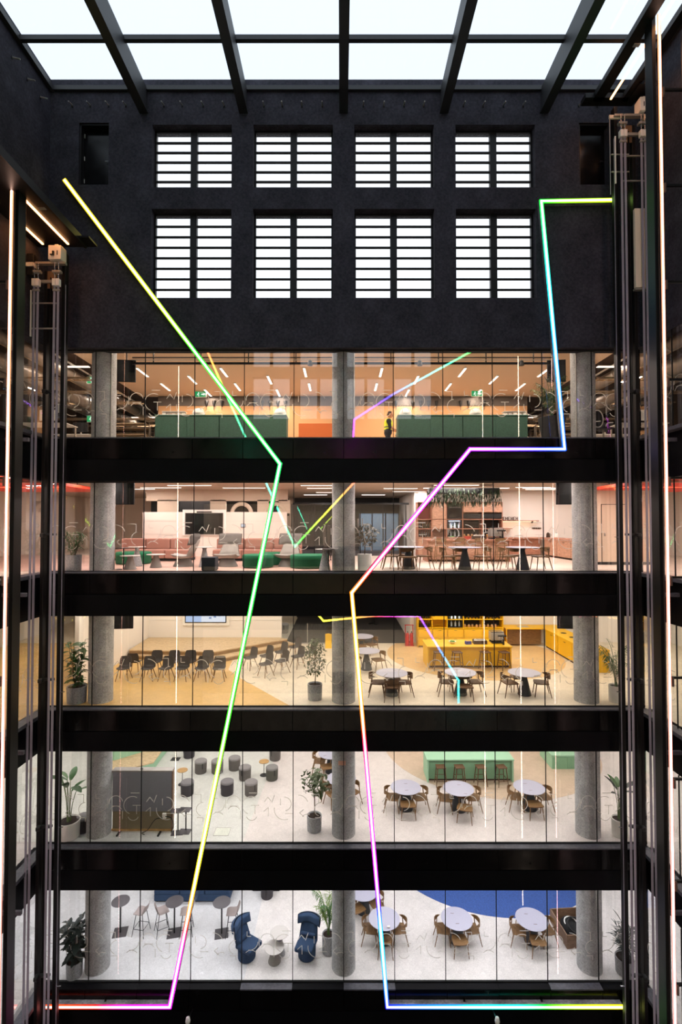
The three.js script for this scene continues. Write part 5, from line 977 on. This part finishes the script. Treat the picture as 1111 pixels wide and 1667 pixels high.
  place('coneSide', fl(n, 212, 927), 0, 'round grey pedestal table in front beside the left column', 'grey pedestal tables');
  place('coneSide', fl(n, 254, 924), 0, 'round grey pedestal table standing free in the middle of the left lounge', 'grey pedestal tables');
  place('coneHigh', fl(n, 223, 922), 0, 'taller round pedestal table behind the low one beside the left column', 'grey pedestal tables');
  place('coneHigh', fl(n, 333, 923), 0, 'taller round pedestal table behind the dark cube stool', 'grey pedestal tables');
  place('coneHigh', fl(n, 529, 929), 0, 'round pedestal table just left of the middle column', 'grey pedestal tables');
  place('laptopTable', fl(n, 199, 927), 0, 'slim black laptop table beside the left column', 'laptop tables');
  place('laptopTable', fl(n, 535, 930), 0, 'slim black laptop table just left of the middle column', 'laptop tables');
  { const o = thing('cube_stool', 'dark blue grey upholstered cube in front of the pale lounge chair', 'stool', fl(n, 342, 929)); part('body', rb(0.42, 0.4, 0.42, 0, 0.02, 0, 0.03, 2), cloth(0x3a3e45), o); part('base', bx(0.36, 0.03, 0.36), M.black, o); }
  for (const [px, py, r, w] of [[206, 920, 0.6, 'beside the left column'], [416, 926, 0.5, 'crossed by the light line'], [440, 921, 0.45, 'behind the one at the light line'], [502, 927, 0.62, 'left of the middle column']]) { const o = thing('round_ottoman', `large round green ottoman ${w}`, 'ottoman', fl(n, px, py).add(V(0, 0, -r)), 0, 'green ottomans'); part('body', lathe([[0, 0.02], [r - 0.02, 0.02], [r, 0.05], [r, 0.3]], 0, 0, 0, 36), M.greenFab, o); part('cushion', lathe([[r, 0.3], [r + 0.01, 0.33], [r, 0.41], [r - 0.05, 0.43], [0, 0.43]], 0, 0, 0, 36), cloth(0x1d7a50), o); }
  plant('bush', fl(n, 119, 929), 'bushy plant in a square-looking pale pot at the left end of the fourth floor', 31, { height: 1.35, spread: 0.42, leafMat: M.leafMid, r: 0.24, h: 0.48 });
  plant('crown', fl(n, 594, 928), 'broad-leaved plant in a white pot just right of the middle column, fourth floor', 32, { height: 1.4, spread: 0.4, leafMat: M.leafDark, r: 0.22, h: 0.5, mat: M.white });
  hangingScreen(n, -7.08, 'left'); hangingScreen(n, 7.2, 'right');
  for (let i = 0; i < 3; i++) { const o = thing('folded_chair', `black folded chair standing upright in the group left of the middle column, ${['left', 'middle', 'right'][i]} one`, 'chair', fl(n, 534, 918).add(V(-0.15 + i * 0.17, 0, -1.4 - 0.1 * i)), 0.3, 'black folded chairs'); part('back', rb(0.05, 0.75, 0.4, 0, 0.62, 0, 0.02), M.black, o); part('seat', rb(0.06, 0.4, 0.42, 0.06, 0.3, 0, 0.02), M.black, o); for (const z of [-0.18, 0.18]) part('leg', rod(V(0.02, 1.3 - 0.2 * i, z), V(-0.08, 0, z), 0.014), M.black, o); for (const z of [-0.18, 0.18]) part('leg', rod(V(0.03, 0.6, z), V(0.12, 0, z), 0.014), M.black, o); }
  tableSet(n, 665, 890, 'behind the violet light line', [[100, 'before'], [172, 'left of', 0.55], [6, 'right of', 0.5], [270, 'behind'], [215, 'back left of', 0.6]], { kind: 'coneTable' });
  tableSet(n, 757, 890.5, 'in mid-row', [[172, 'left of', 0.55], [6, 'right of', 0.55], [262, 'behind']], { kind: 'coneTable' });
  tableSet(n, 851, 890.5, 'rightmost in the row', [[174, 'left of', 0.5], [4, 'right of', 0.55], [258, 'behind']], { kind: 'coneTable' });
  bar(n, { top: M.pinkWood, front: M.pinkPale, niche: std(0x7d2f26, 0.6), niche2: M.pinkWood }, 'salmon wooden');
  for (const x of [4.2, 6.2, 8.4]) roomLight(c, n, x, -6.1, 1.6, 0.16, 0.5);  // added ceiling lamps that brighten the salmon bar
  for (const [i, x] of [3.6, 4.35, 5.1, 5.85].entries()) place('barStoolBack', V(x, L, -3.55), rad(180 + 6 * (i % 2)), `pale wooden bar chair with a curved back, ${['furthest left', 'second from the left', 'third from the left', 'furthest right'][i]} at the salmon bar`, 'bar chairs at the salmon counter');
  { const y0 = L + 2.3, zP = -4.6, o = thing('hanging_planter', 'long hanging planter with trailing greenery above the salmon bar', 'planter', V(4.7, y0, zP));
    part('trough', rb(2.7, 0.22, 0.6, 0, 0.3, 0, 0.01), M.black, o); for (const x of [-1.2, 1.2]) part('hanger', cyl(0.01, 0.01, 0.16, x, 0.5, 0, 6), M.black, o);
    reseed(77); const lf = leafBlade(0.2, 0.035, 0.7, 0.2, 1, 3), gs = []; for (let i = 0; i < 900; i++) { const e = rnd() < 0.5; gs.push(put(lf, V(rr(-1.38, 1.38), rr(-0.08, 0.5), e ? 0.31 + rr(-0.04, 0.1) : rr(-0.32, 0.34)), rr(0, TAU), rr(0.3, 1.5), 0, rr(0.6, 1.15))); } part('greenery', gs, M.leafHang, o, { kind: 'stuff' });
    for (const [i, x] of [-0.85, 1.15].entries()) { const p = thing('pendant_lamp', `small clear glass pendant hanging below the ${i ? 'right' : 'left'} part of the greenery`, 'lamp', V(4.7 + x, y0 - 0.35, zP + 0.1)); part('shade', lathe([[0.02, 0.26], [0.07, 0.24], [0.09, 0.12], [0.08, 0]], 0, 0, 0, 18), M.clear, p); part('socket', cyl(0.025, 0.025, 0.07, 0, 0.22, 0, 10), M.zinc, p); part('cord', cyl(0.005, 0.005, 0.4, 0, 0.28, 0, 6), M.black, p); } }
  { const o = thing('wall_shelf', 'long wooden wall shelf lit from below, right of the wall unit', 'shelf', V(8.0, L + 1.55, -8.0)); part('board', rb(1.9, 0.045, 0.28, 0, 0, 0, 0.006), M.pinkWood, o); part('light_strip', bx(1.8, 0.012, 0.03, 0, -0.014, -0.06), glow(0xffe2c0, 4), o); const l = new THREE.RectAreaLight(0xffd8b0, 9, 1.8, 0.05); l.position.set(8.0, L + 1.53, -8.06); l.rotation.x = -Math.PI / 2; scene.add(l); for (const x of [-0.7, 0.7]) part('bracket', bx(0.03, 0.08, 0.2, x, -0.08, -0.03), M.black, o);
letterRow('letter_blocks', 'dark cut-out letters standing on the left end of the lit wall shelf', V(7.35, L + 1.595, -7.98), 6, 0.16, -1);
    letterRow('wall_lettering', 'row of tiny dark letters on the pale wall above the salmon corner worktop', V(8.75, L + 1.2, -8.15), 8, 0.07, -1);
    const o2 = thing('wall_shelf', 'short wooden wall shelf below the lit one, next to the wall unit', 'shelf', V(7.35, L + 1.2, -8.0)); part('board', rb(0.8, 0.035, 0.26, 0, 0, 0, 0.006), M.pinkWood, o2); part('bracket', bx(0.03, 0.08, 0.2, 0, -0.08, -0.03), M.black, o2);
    for (let i = 0; i < 2; i++) { const k = thing('kettle', `${i ? 'white jar' : 'dark brown kettle'} on the salmon corner worktop`, i ? 'jar' : 'kettle', V(9.25 + 0.28 * i, L + 0.822, -7.6 + 0.2 * i)); part('body', lathe([[0, 0], [0.08, 0], [0.085, 0.02], [0.07, 0.18], [0.04, 0.2], [0, 0.2]], 0, 0, 0, 18), i ? M.ceramic : M.brownDark, k); part('lid', cyl(0.03, 0.04, 0.03, 0, 0.195, 0, 12), M.black, k); if (!i) part('handle', new THREE.TorusGeometry(0.06, 0.01, 6, 14, Math.PI).rotateZ(-Math.PI / 2).translate(0.07, 0.11, 0), M.black, k); } }
}

// ================================================================ topmost glazed storey
function field(dist, center, half, res, mat) {
  const mc = new MarchingCubes(res, mat, false, false, 200000); mc.isolation = 0;
  for (let k = 0; k < res; k++) for (let j = 0; j < res; j++) for (let i = 0; i < res; i++) { const h = res / 2; mc.field[i + j * res + k * res * res] = -dist(center.x + (i - h) / h * half, center.y + (j - h) / h * half, center.z + (k - h) / h * half); }
  mc.update();
  const g = new THREE.BufferGeometry(), p = mc.positionArray.slice(0, mc.count * 3), nn = mc.normalArray.slice(0, mc.count * 3);
  for (let i = 0; i < p.length; i += 3) { p[i] = p[i] * half + center.x; p[i + 1] = p[i + 1] * half + center.y; p[i + 2] = p[i + 2] * half + center.z; }
  g.setAttribute('position', new THREE.BufferAttribute(p, 3)); g.setAttribute('normal', new THREE.BufferAttribute(nn, 3));
  return g;
}
function capsules(list, k) {
  return (x, y, z) => { let d = 9; for (const [a, b, ra, rbb] of list) { const ex = b[0] - a[0], ey = b[1] - a[1], ez = b[2] - a[2], px = x - a[0], py = y - a[1], pz = z - a[2]; const t = Math.max(0, Math.min(1, (px * ex + py * ey + pz * ez) / (ex * ex + ey * ey + ez * ez + 1e-9))); const q = Math.hypot(px - ex * t, py - ey * t, pz - ez * t) - lerp(ra, rbb, t); const h = Math.max(k - Math.abs(d - q), 0) / k; d = Math.min(d, q) - h * h * k * 0.25; } return d; };
}
{
  const n = 4, L = 16, c = room(n, std(0xc8beb2, 0.8, { map: T.carpet }), std(0x4a3a2c, 0.9), M.brownDark);
  const zB = -7.7, H = CEIL[n];
  // warm plaster ceiling over the middle; dark service zones at both sides
  part('plaster_ceiling', bx(18.4, 0.05, 7.2, 0, L + H - 0.06, -4.2), M.plasterWarm, c);
  part('bulkhead', bx(13.4, 0.55, 0.1, 0, L + 2.72, -0.32), M.brownDark, c);
  const wb = structure('wall_back'); part('partition', bx(16.8, H - 0.1, 0.14, 0, L, zB - 0.07), std(0xc29468, 0.9), wb); part('grey_band', bx(16.8, 0.42, 0.02, 0, L + H - 0.5, zB + 0.012), M.bandGrey, wb);
  part('orange_panel', bx(1.9, 1.75, 0.06, -0.95, L, zB + 1.2), M.orange, wb);
  const litX = [1.45, 1.4, 2.95, 2.85, 4.55, 4.45, 6.05, 5.95, 7.66, 7.5].flatMap((v) => [v, -v]).sort((a, b) => a - b);
  for (const [x, z] of [[-1.45, -4], [-1.4, -6.05], [-2.95, -5], [-2.85, -7], [-4.55, -4], [-4.45, -6.05], [-6.05, -5], [-5.95, -7], [-7.66, -4], [-7.5, -6.05]]) for (const s of [-1, 1]) {
    const o = thing('ceiling_light', `slim light line in the warm top-floor ceiling, ${ORD[litX.indexOf(-s * x)]} from the left`, 'ceiling light', V(-s * x, L + H - 0.1, z), 0, 'light lines in the warm ceiling');
    part('profile', bx(0.1, 0.04, 1.12), M.white, o); part('light_diffuser', bx(0.075, 0.012, 1.08, 0, -0.01, 0), glow(0xfff3e4, 3.4), o);
    const l = new THREE.RectAreaLight(ROOM_TINT[n], 200, 0.08, 1.08); l.position.set(-s * x, L + H - 0.118, z); l.rotation.x = -Math.PI / 2; scene.add(l);
  }
  for (const x of [-6, -3, 0, 3, 6]) roomLight(c, n, x, -1.6, 1.6, 0.16, 1.0, H - 0.1);  // unseen row behind the bulkhead, placed to brighten the room
  for (const x of [-5.6, -3.7, -1.9, 1.9, 3.7, 5.6]) roomLight(c, n, x, -0.42, 1.4, 0.14, 0.5, H - 0.1);  // unseen lamps by the glass, lighting its pattern from inside
  for (const s of [-1, 1]) for (const [x, z, w] of [[9.6, -2.2, 1.6], [11.5, 1.5, 1.8], [11.5, 4, 1.8], [10.6, -6.5, 1.8], [10.4, -10.5, 1.8]]) roomLight(c, n, s * x, z, w, 0.14, 1.6, H - 0.45);
  // track rails just inside the glass
  { const o = thing('track_rail', 'set of thin dark rails running along the ceiling just inside the topmost glass', 'rail'); for (const [y, z] of [[2.64, -0.62], [2.5, -0.7], [2.44, -0.62]]) part('rail', bx(13.3, 0.035, 0.035, 0, L + y, z), M.black, o); part('light_rail', bx(13.3, 0.02, 0.02, 0, L + 2.56, -0.58), M.zinc, o); for (let i = 0; i < 9; i++) part('hanger', bx(0.03, 0.8, 0.03, -6 + i * 1.5, L + 2.46, -0.66), M.black, o); for (const x of [-1.05, 2.4, 5.6]) part('spot_head', [cyl(0.06, 0.08, 0.14, x, L + 2.4, -0.6, 14), bx(0.02, 0.1, 0.02, x, L + 2.5, -0.6)], M.black, o); }
  // exposed services at both ends
  for (const s of [-1, 1]) {
    const side = s < 0 ? 'left' : 'right';
    [[9.9, 2.85, 0.2], [10.9, 2.6, 0.28], [12.2, 2.75, 0.16]].forEach(([x, y, r], i) => { const o = thing('air_duct', `round air duct at the ${side} end of the top floor ceiling, ${['inner', 'middle', 'outer'][i]} one`, 'duct', V(s * x, L + y, -7)); part('duct', rod(V(0, 0, -7), V(0, 0, 12.4), r, r, 18), M.duct, o); for (let k = 0; k < 12; k++) part('collar', rod(V(0, 0, -6.5 + k * 1.5), V(0, 0, -6.42 + k * 1.5), r + 0.02, r + 0.02, 18), M.zinc, o); });
    for (let k = 0; k < 5; k++) { const o = thing('cable_tray', `metal cable tray crossing the open ceiling at the ${side} end of the top floor`, 'cable tray', V(s * 11.4, L + 2.35 + 0.12 * (k % 3), -2 - k * 2.2), 0, 'cable trays on the ' + side); part('rail', bx(5.6, 0.06, 0.015, 0, 0, -0.14), M.pipeWarm, o); part('rail', bx(5.6, 0.06, 0.015, 0, 0, 0.14), M.pipeWarm, o); part('rungs', Array.from({ length: 19 }, (_, i) => bx(0.02, 0.012, 0.28, -2.7 + i * 0.3, 0, 0)), M.pipeWarm, o); }
    for (let k = 0; k < 5; k++) { const o = thing('ceiling_pipe', `thin pipe under the open ceiling at the ${side} end of the top floor`, 'pipe', V(s * (9.4 + k * 0.9), L + 2.95 - 0.1 * (k % 2), -7), 0, 'pipes on the ' + side); part('pipe', rod(V(0, 0, -7), V(0, 0, 12.2), 0.035 + 0.01 * (k % 3), 0.035 + 0.01 * (k % 3), 10), k % 2 ? M.pipeWarm : M.zinc, o); for (let i = 0; i < 6; i++) part('clip', bx(0.02, 0.4, 0.02, 0, 0, -6 + i * 3), M.black, o); }
    for (let k = 0; k < 4; k++) { const z = -8 - k * 1.2; const o = thing('shelf_rack', `open metal rack far back at the ${side} end of the top floor`, 'rack', V(s * (10.2 + 0.2 * k), L, z), 0, 'racks on the ' + side); for (const x of [-1.2, 1.2]) for (const zz of [-0.25, 0.25]) part('upright', bx(0.04, 2.1, 0.04, x, 0, zz), M.duct, o); for (const y of [0.5, 1.0, 1.5, 2.0]) part('shelf', bx(2.4, 0.03, 0.52, 0, y, 0), M.pipeWarm, o); }
    for (let k = 0; k < 3; k++) { const o = thing('desk', `office desk at the ${side} end of the top floor, ${['front', 'middle', 'rear'][k]} one`, 'desk', V(s * 9.9, L, -1.7 - k * 2.1)); part('desktop', rb(1.6, 0.03, 0.75, 0, 0.72, 0, 0.008), M.greyTop, o); four((a, b) => part('leg', bx(0.04, 0.72, 0.04, a * 0.74, 0, b * 0.32), M.zinc, o));
      const m = thing('monitor', `white-backed monitor on the ${['front', 'middle', 'rear'][k]} desk at the ${side} end`, 'monitor', V(s * 9.9, L + 0.75, -1.7 - k * 2.1)); part('screen_display', rb(0.58, 0.36, 0.03, 0, 0.14, 0, 0.008), k ? M.black : M.white, m); part('stand', [bx(0.05, 0.2, 0.03, 0, 0, -0.03), rb(0.22, 0.012, 0.16, 0, 0, -0.02, 0.005)], M.zinc, m); }
  }
  { const o = thing('office_chair', 'white-framed office chair at the right end of the top floor', 'chair', V(8.3, L, -0.9), 0.4); part('seat', rb(0.46, 0.06, 0.46, 0, 0.43, 0, 0.025, 2), M.charcoal, o); part('backrest', new THREE.TorusGeometry(0.24, 0.018, 8, 28).scale(1, 1.15, 1).translate(0, 0.82, -0.2), M.white, o); part('mesh_back', new THREE.CircleGeometry(0.23, 24).scale(1, 1.15, 1).translate(0, 0.82, -0.2), M.charcoal, o); part('column', cyl(0.03, 0.03, 0.36, 0, 0.08, 0), M.zinc, o); for (let i = 0; i < 5; i++) { const a = i * TAU / 5; part('foot', [rod(V(0, 0.1, 0), V(Math.cos(a) * 0.28, 0.06, Math.sin(a) * 0.28), 0.018), new THREE.SphereGeometry(0.03, 8, 6).translate(Math.cos(a) * 0.28, 0.03, Math.sin(a) * 0.28)], M.black, o); } part('armrest', tube([V(-0.26, 0.45, -0.1), V(-0.28, 0.66, -0.1), V(-0.28, 0.66, 0.14)], 0.014, 12), M.white, o); part('armrest', tube([V(0.26, 0.45, -0.1), V(0.28, 0.66, -0.1), V(0.28, 0.66, 0.14)], 0.014, 12), M.white, o); }
  hangingScreen(n, -7.08, 'left'); hangingScreen(n, 6.95, 'right');
  // green display lockers
  const zL = -2.4, lockers = (pxs, side) => { for (let i = 0; i + 1 < pxs.length; i++) { const a = at(pxs[i], 690, zL).x, b = at(pxs[i + 1], 690, zL).x, w = b - a - 0.02, o = thing('display_unit', `dark green boxed display unit ${side}, ${['left', 'right'][i]} half`, 'cabinet', V((a + b) / 2, L, zL - 0.3));
      part('carcass', bx(w, 1.14, 0.58, 0, 0.06, 0), M.greenBoard, o); part('top', rb(w + 0.02, 0.04, 0.64, 0, 1.2, 0, 0.006), std(0x4a7060, 0.5), o); part('plinth', bx(w - 0.04, 0.06, 0.5), M.black, o); const d = Math.max(2, Math.round(w / 1.1)); for (let k = 0; k < d; k++) part('door', rb(w / d - 0.012, 1.1, 0.02, -w / 2 + (k + 0.5) * w / d, 0.08, 0.295, 0.004), M.greenBoard, o); } };
  lockers([252, 357, 467], 'left of the middle column'); lockers([648, 754, 860], 'right of the middle column');
  const model = (x, label, kind) => { const o = thing('scale_model', label, 'model', V(x, L + 1.24, zL - 0.28)); part('base', rb(kind ? 0.9 : 0.5, 0.03, 0.4, 0, 0, 0, 0.005), M.white, o); reseed(Math.round(x * 50) + 900); if (kind) { for (let i = 0; i < 5; i++) part('block', rb(0.12, rr(0.04, 0.1), 0.22, -0.34 + i * 0.17, 0.03, 0, 0.004), i % 2 ? M.greyTop : M.white, o); part('roof_slab', rb(0.8, 0.02, 0.3, 0, 0.14, 0, 0.004), M.greyTop, o); } else { part('drum', lathe([[0, 0.03], [0.2, 0.03], [0.22, 0.12], [0.16, 0.24], [0.06, 0.28], [0, 0.28]], 0, 0, 0, 20), M.white, o); part('fin', bx(0.03, 0.26, 0.3, 0.1, 0.03, 0), M.greyTop, o); } };
  const mx = (px) => at(px, 664, zL).x;
  model(mx(280), 'long grey scale model on the left end of the left green units', 1); model(mx(320), 'domed white scale model on the left green units', 0); model(mx(455), 'white scale model on the right end of the left green units', 0); model(mx(662), 'white scale model on the left end of the right green units', 0); model(mx(778), 'boxy white scale model in the middle of the right green units', 0); model(mx(842), 'long grey scale model on the right end of the right green units', 1);
  const hookX = [337, 349, 362, 414, 427, 440, 453, 465, 645, 672, 685, 698, 711, 750, 763, 788]; let hk;
  for (const [i, px] of hookX.entries()) { const p = at(px, 659, zB), lb = `small dark cone fitting, ${ORD[i]} from the left on the orange back wall`, q = V(p.x, p.y - 0.1, zB + 0.05); if (!hk) { hk = thing('wall_fitting', lb, 'fitting', q, 0, 'dark fittings on the back wall'); part('cone', lathe([[0, 0], [0.03, 0.02], [0.09, 0.26], [0, 0.26]], 0, 0, 0, 14), M.black, hk); part('pin', cyl(0.012, 0.012, 0.16, 0, -0.15, 0, 8), M.black, hk); } else copyOf(hk, q, 0, lb, 'dark fittings on the back wall'); }
  for (const [px, y] of [[248, 0], [384, 0], [500, 0], [790, 0]]) { const p = at(px, 640, zB); const o = thing('wall_speaker', `small black box on the grey band of the back wall, ${px < 300 ? 'far left' : px < 400 ? 'left of centre' : px < 600 ? 'near the middle column' : 'right of centre'}`, 'speaker', V(p.x, p.y - 0.1, zB + 0.12)); part('cabinet', rb(0.2, 0.2, 0.16, 0, 0, 0, 0.01), M.black, o); part('grille', cyl(0.07, 0.07, 0.01, 0, 0, 0, 14).rotateX(Math.PI / 2).translate(0, 0.1, 0.085), M.blackMatt, o); }
  // exit signs
  const cv = document.createElement('canvas'); cv.width = 128; cv.height = 64; { const x = cv.getContext('2d'); x.fillStyle = '#0f8a4c'; x.fillRect(0, 0, 128, 64); x.strokeStyle = x.fillStyle = '#e8fff0'; x.lineWidth = 6; x.beginPath(); x.arc(40, 14, 6, 0, 7); x.fill(); x.beginPath(); x.moveTo(38, 22); x.lineTo(34, 38); x.lineTo(22, 42); x.moveTo(34, 38); x.lineTo(44, 46); x.lineTo(42, 58); x.moveTo(38, 24); x.lineTo(50, 30); x.moveTo(38, 24); x.lineTo(26, 30); x.stroke(); x.beginPath(); x.moveTo(72, 26); x.lineTo(98, 26); x.lineTo(98, 16); x.lineTo(118, 32); x.lineTo(98, 48); x.lineTo(98, 38); x.lineTo(72, 38); x.fill(); }
  const et = new THREE.CanvasTexture(cv); et.colorSpace = THREE.SRGBColorSpace; const exitMat = new THREE.MeshStandardMaterial({ color: 0x111111, emissive: 0xffffff, emissiveMap: et, emissiveIntensity: 1.3 });
  for (const [px, py, z, w] of [[153, 619, -3, 'left of the left column'], [152, 682, -5, 'low behind the left column'], [327, 642, -6.8, 'above the left green units'], [777, 641, -6.8, 'above the right green units']]) { const p = at(px, py, z), o = thing('exit_sign', `green emergency exit sign with a running figure and an arrow, ${w}`, 'sign', V(p.x, p.y - 0.13, z)); part('sign_box', rb(0.5, 0.26, 0.05, 0, 0, 0, 0.01), M.white, o); const m = part('sign_face', new THREE.PlaneGeometry(0.48, 0.24), exitMat, o, { keepUV: true }); m.position.set(0, 0.13, 0.028); part('sign_hanger', [cyl(0.008, 0.008, Math.max(0.05, L + H - p.y - 0.13), -0.18, 0.26, 0, 6), cyl(0.008, 0.008, Math.max(0.05, L + H - p.y - 0.13), 0.18, 0.26, 0, 6)], M.black, o); }
  plant('palm', V(at(899, 690, -1.1).x, L, -1.1), 'palm in a big black bowl pot on the top floor left of the right column', 41, { height: 1.75, spread: 0.55, leafMat: M.leaf, r: 0.43, h: 0.85, mat: M.potDark, taper: 0.6 });
  // worker in a yellow vest
  { const base = V(at(632, 690, -4.2).x, L, -4.2), o = thing('person', 'person in a yellow safety vest and dark clothes, working with both hands', 'person', base, 0);
    const skin = std(0xb07a5a, 0.6), S = 0.95;
    const bodyB = [[[0, 0.92, -0.09], [0.02, 0.5, -0.1], 0.095, 0.065], [[0.02, 0.5, -0.1], [-0.01, 0.09, -0.1], 0.062, 0.045], [[-0.01, 0.05, -0.1], [0.16, 0.035, -0.11], 0.045, 0.035], [[0, 0.92, 0.09], [-0.02, 0.5, 0.1], 0.095, 0.065], [[-0.02, 0.5, 0.1], [-0.06, 0.09, 0.1], 0.062, 0.045], [[-0.06, 0.05, 0.1], [0.11, 0.035, 0.11], 0.045, 0.035], [[0, 0.95, -0.06], [0, 0.95, 0.06], 0.13, 0.13], [[0, 1.0, 0], [0.02, 1.3, 0], 0.125, 0.14], [[0.02, 1.36, -0.12], [0.02, 1.36, 0.12], 0.09, 0.09], [[0.03, 1.42, 0], [0.06, 1.52, 0], 0.058, 0.055], [[0.02, 1.37, -0.17], [0.06, 1.1, -0.23], 0.058, 0.045], [[0.06, 1.1, -0.23], [0.29, 1.03, -0.15], 0.043, 0.03], [[0.02, 1.37, 0.17], [0.06, 1.1, 0.23], 0.058, 0.045], [[0.06, 1.1, 0.23], [0.29, 1.03, 0.15], 0.043, 0.03]];
    const gs = [field(capsules(bodyB, 0.05), V(0.02, 0.86, 0), 0.95, 128, skin)];
    const head = capsules([[[0.06, 1.6, 0], [0.09, 1.67, 0], 0.082, 0.088], [[0.11, 1.56, 0], [0.12, 1.55, 0], 0.055, 0.05], [[0.165, 1.615, 0], [0.185, 1.59, 0], 0.014, 0.017], [[0.06, 1.61, -0.085], [0.05, 1.64, -0.088], 0.016, 0.018], [[0.06, 1.61, 0.085], [0.05, 1.64, 0.088], 0.016, 0.018], [[0.148, 1.55, -0.018], [0.148, 1.55, 0.018], 0.012, 0.012], [[0.155, 1.65, -0.04], [0.155, 1.65, 0.04], 0.016, 0.016], [[0.05, 1.48, 0], [0.07, 1.56, 0], 0.055, 0.06]], 0.02);
    gs.push(field(head, V(0.09, 1.61, 0), 0.17, 72, skin));
    for (const s of [-1, 1]) { const w = [0.29, 1.03, s * 0.15], h = [[w, [0.36, 1.015, s * 0.14], 0.028, 0.034]]; for (let f = 0; f < 4; f++) { const z = s * 0.14 + (f - 1.5) * 0.019, l = [0.035, 0.042, 0.038, 0.028][f]; h.push([[0.375, 1.018, z], [0.375 + l, 1.005, z], 0.009, 0.0085], [[0.375 + l, 1.005, z], [0.385 + l, 0.97, z], 0.0085, 0.0075]); } h.push([[0.32, 1.02, s * 0.14 - s * 0.03], [0.36, 0.99, s * 0.14 - s * 0.055], 0.012, 0.009], [[0.36, 0.99, s * 0.14 - s * 0.055], [0.39, 0.97, s * 0.14 - s * 0.045], 0.009, 0.008]); gs.push(field(capsules(h, 0.008), V(0.36, 1.0, s * 0.14), 0.11, 64, skin)); }
    part('body', gs, skin, o);
    part('trousers', field(capsules(bodyB.slice(0, 7).filter((_, i) => i % 3 !== 2 || i === 6).map(([a, b, r, q]) => [a, b, r + 0.016, q + 0.022]), 0.05), V(0, 0.5, 0), 0.62, 72, skin), std(0x1d2026, 0.9), o);
    for (const i of [2, 5]) part('shoe', field(capsules([bodyB[i]].map(([a, b, r, q]) => [a, b, r + 0.012, q + 0.012]), 0.02), V(0.06, 0.05, bodyB[i][0][2]), 0.2, 32, skin), M.black, o);
    part('shirt', field(capsules([...bodyB.slice(7, 9), bodyB[10], bodyB[12]].map(([a, b, r, q]) => [a, b, r + 0.014, q + 0.016]), 0.05), V(0.02, 1.2, 0), 0.36, 64, skin), std(0x17181b, 0.9), o);
    const vest = capsules(bodyB.slice(7, 9).map(([a, b, r, q]) => [a, b, r + 0.026, q + 0.026]), 0.06);
    part('vest', field((x, y, z) => Math.max(vest(x, y, z), 0.93 - y, Math.abs(z) - 0.165), V(0.02, 1.2, 0), 0.34, 64, skin), M.hivis, o);
    for (const y of [1.02, 1.14]) part('reflective_band', field((x, yy, z) => Math.max(vest(x, yy, z) - 0.004, Math.abs(yy - y) - 0.022), V(0.02, y, 0), 0.26, 64, skin), M.ledge, o);
    const hd = capsules([[[0.05, 1.63, 0], [0.075, 1.685, 0], 0.088, 0.092]], 0.01); part('hair', field((x, y, z) => Math.max(hd(x, y, z), x - 0.1 - (y - 1.66) * 1.4, 1.6 - y), V(0.06, 1.66, 0), 0.13, 48, skin), std(0x2a211b, 0.9), o);
    const tool = thing('work_table', 'white work stand in front of the person in the yellow vest', 'table', V(base.x + 0.55, L, base.z)); part('tabletop', rb(0.5, 0.03, 0.6, 0, 0.9, 0, 0.006), M.white, tool); four((a, b) => part('leg', rod(V(a * 0.22, 0.9, b * 0.26), V(a * 0.22, 0, b * 0.26), 0.015), M.zinc, tool)); }
}

for (const [px, w] of [[306, 'left'], [810, 'right']]) { const p = at(px, 1662, 0.7), o = thing('wall_spotlight', `small pale spotlight head at the very bottom of the view, the ${w} of two`, 'spotlight', p); part('head', lathe([[0, 0.1], [0.05, 0.09], [0.07, 0], [0.06, -0.06], [0, -0.06]], 0, 0, 0, 16), M.white, o); part('arm', rod(V(0, 0, -0.05), V(0, -0.12, -0.48), 0.02), M.black, o); }
renderer.render(scene, camera);
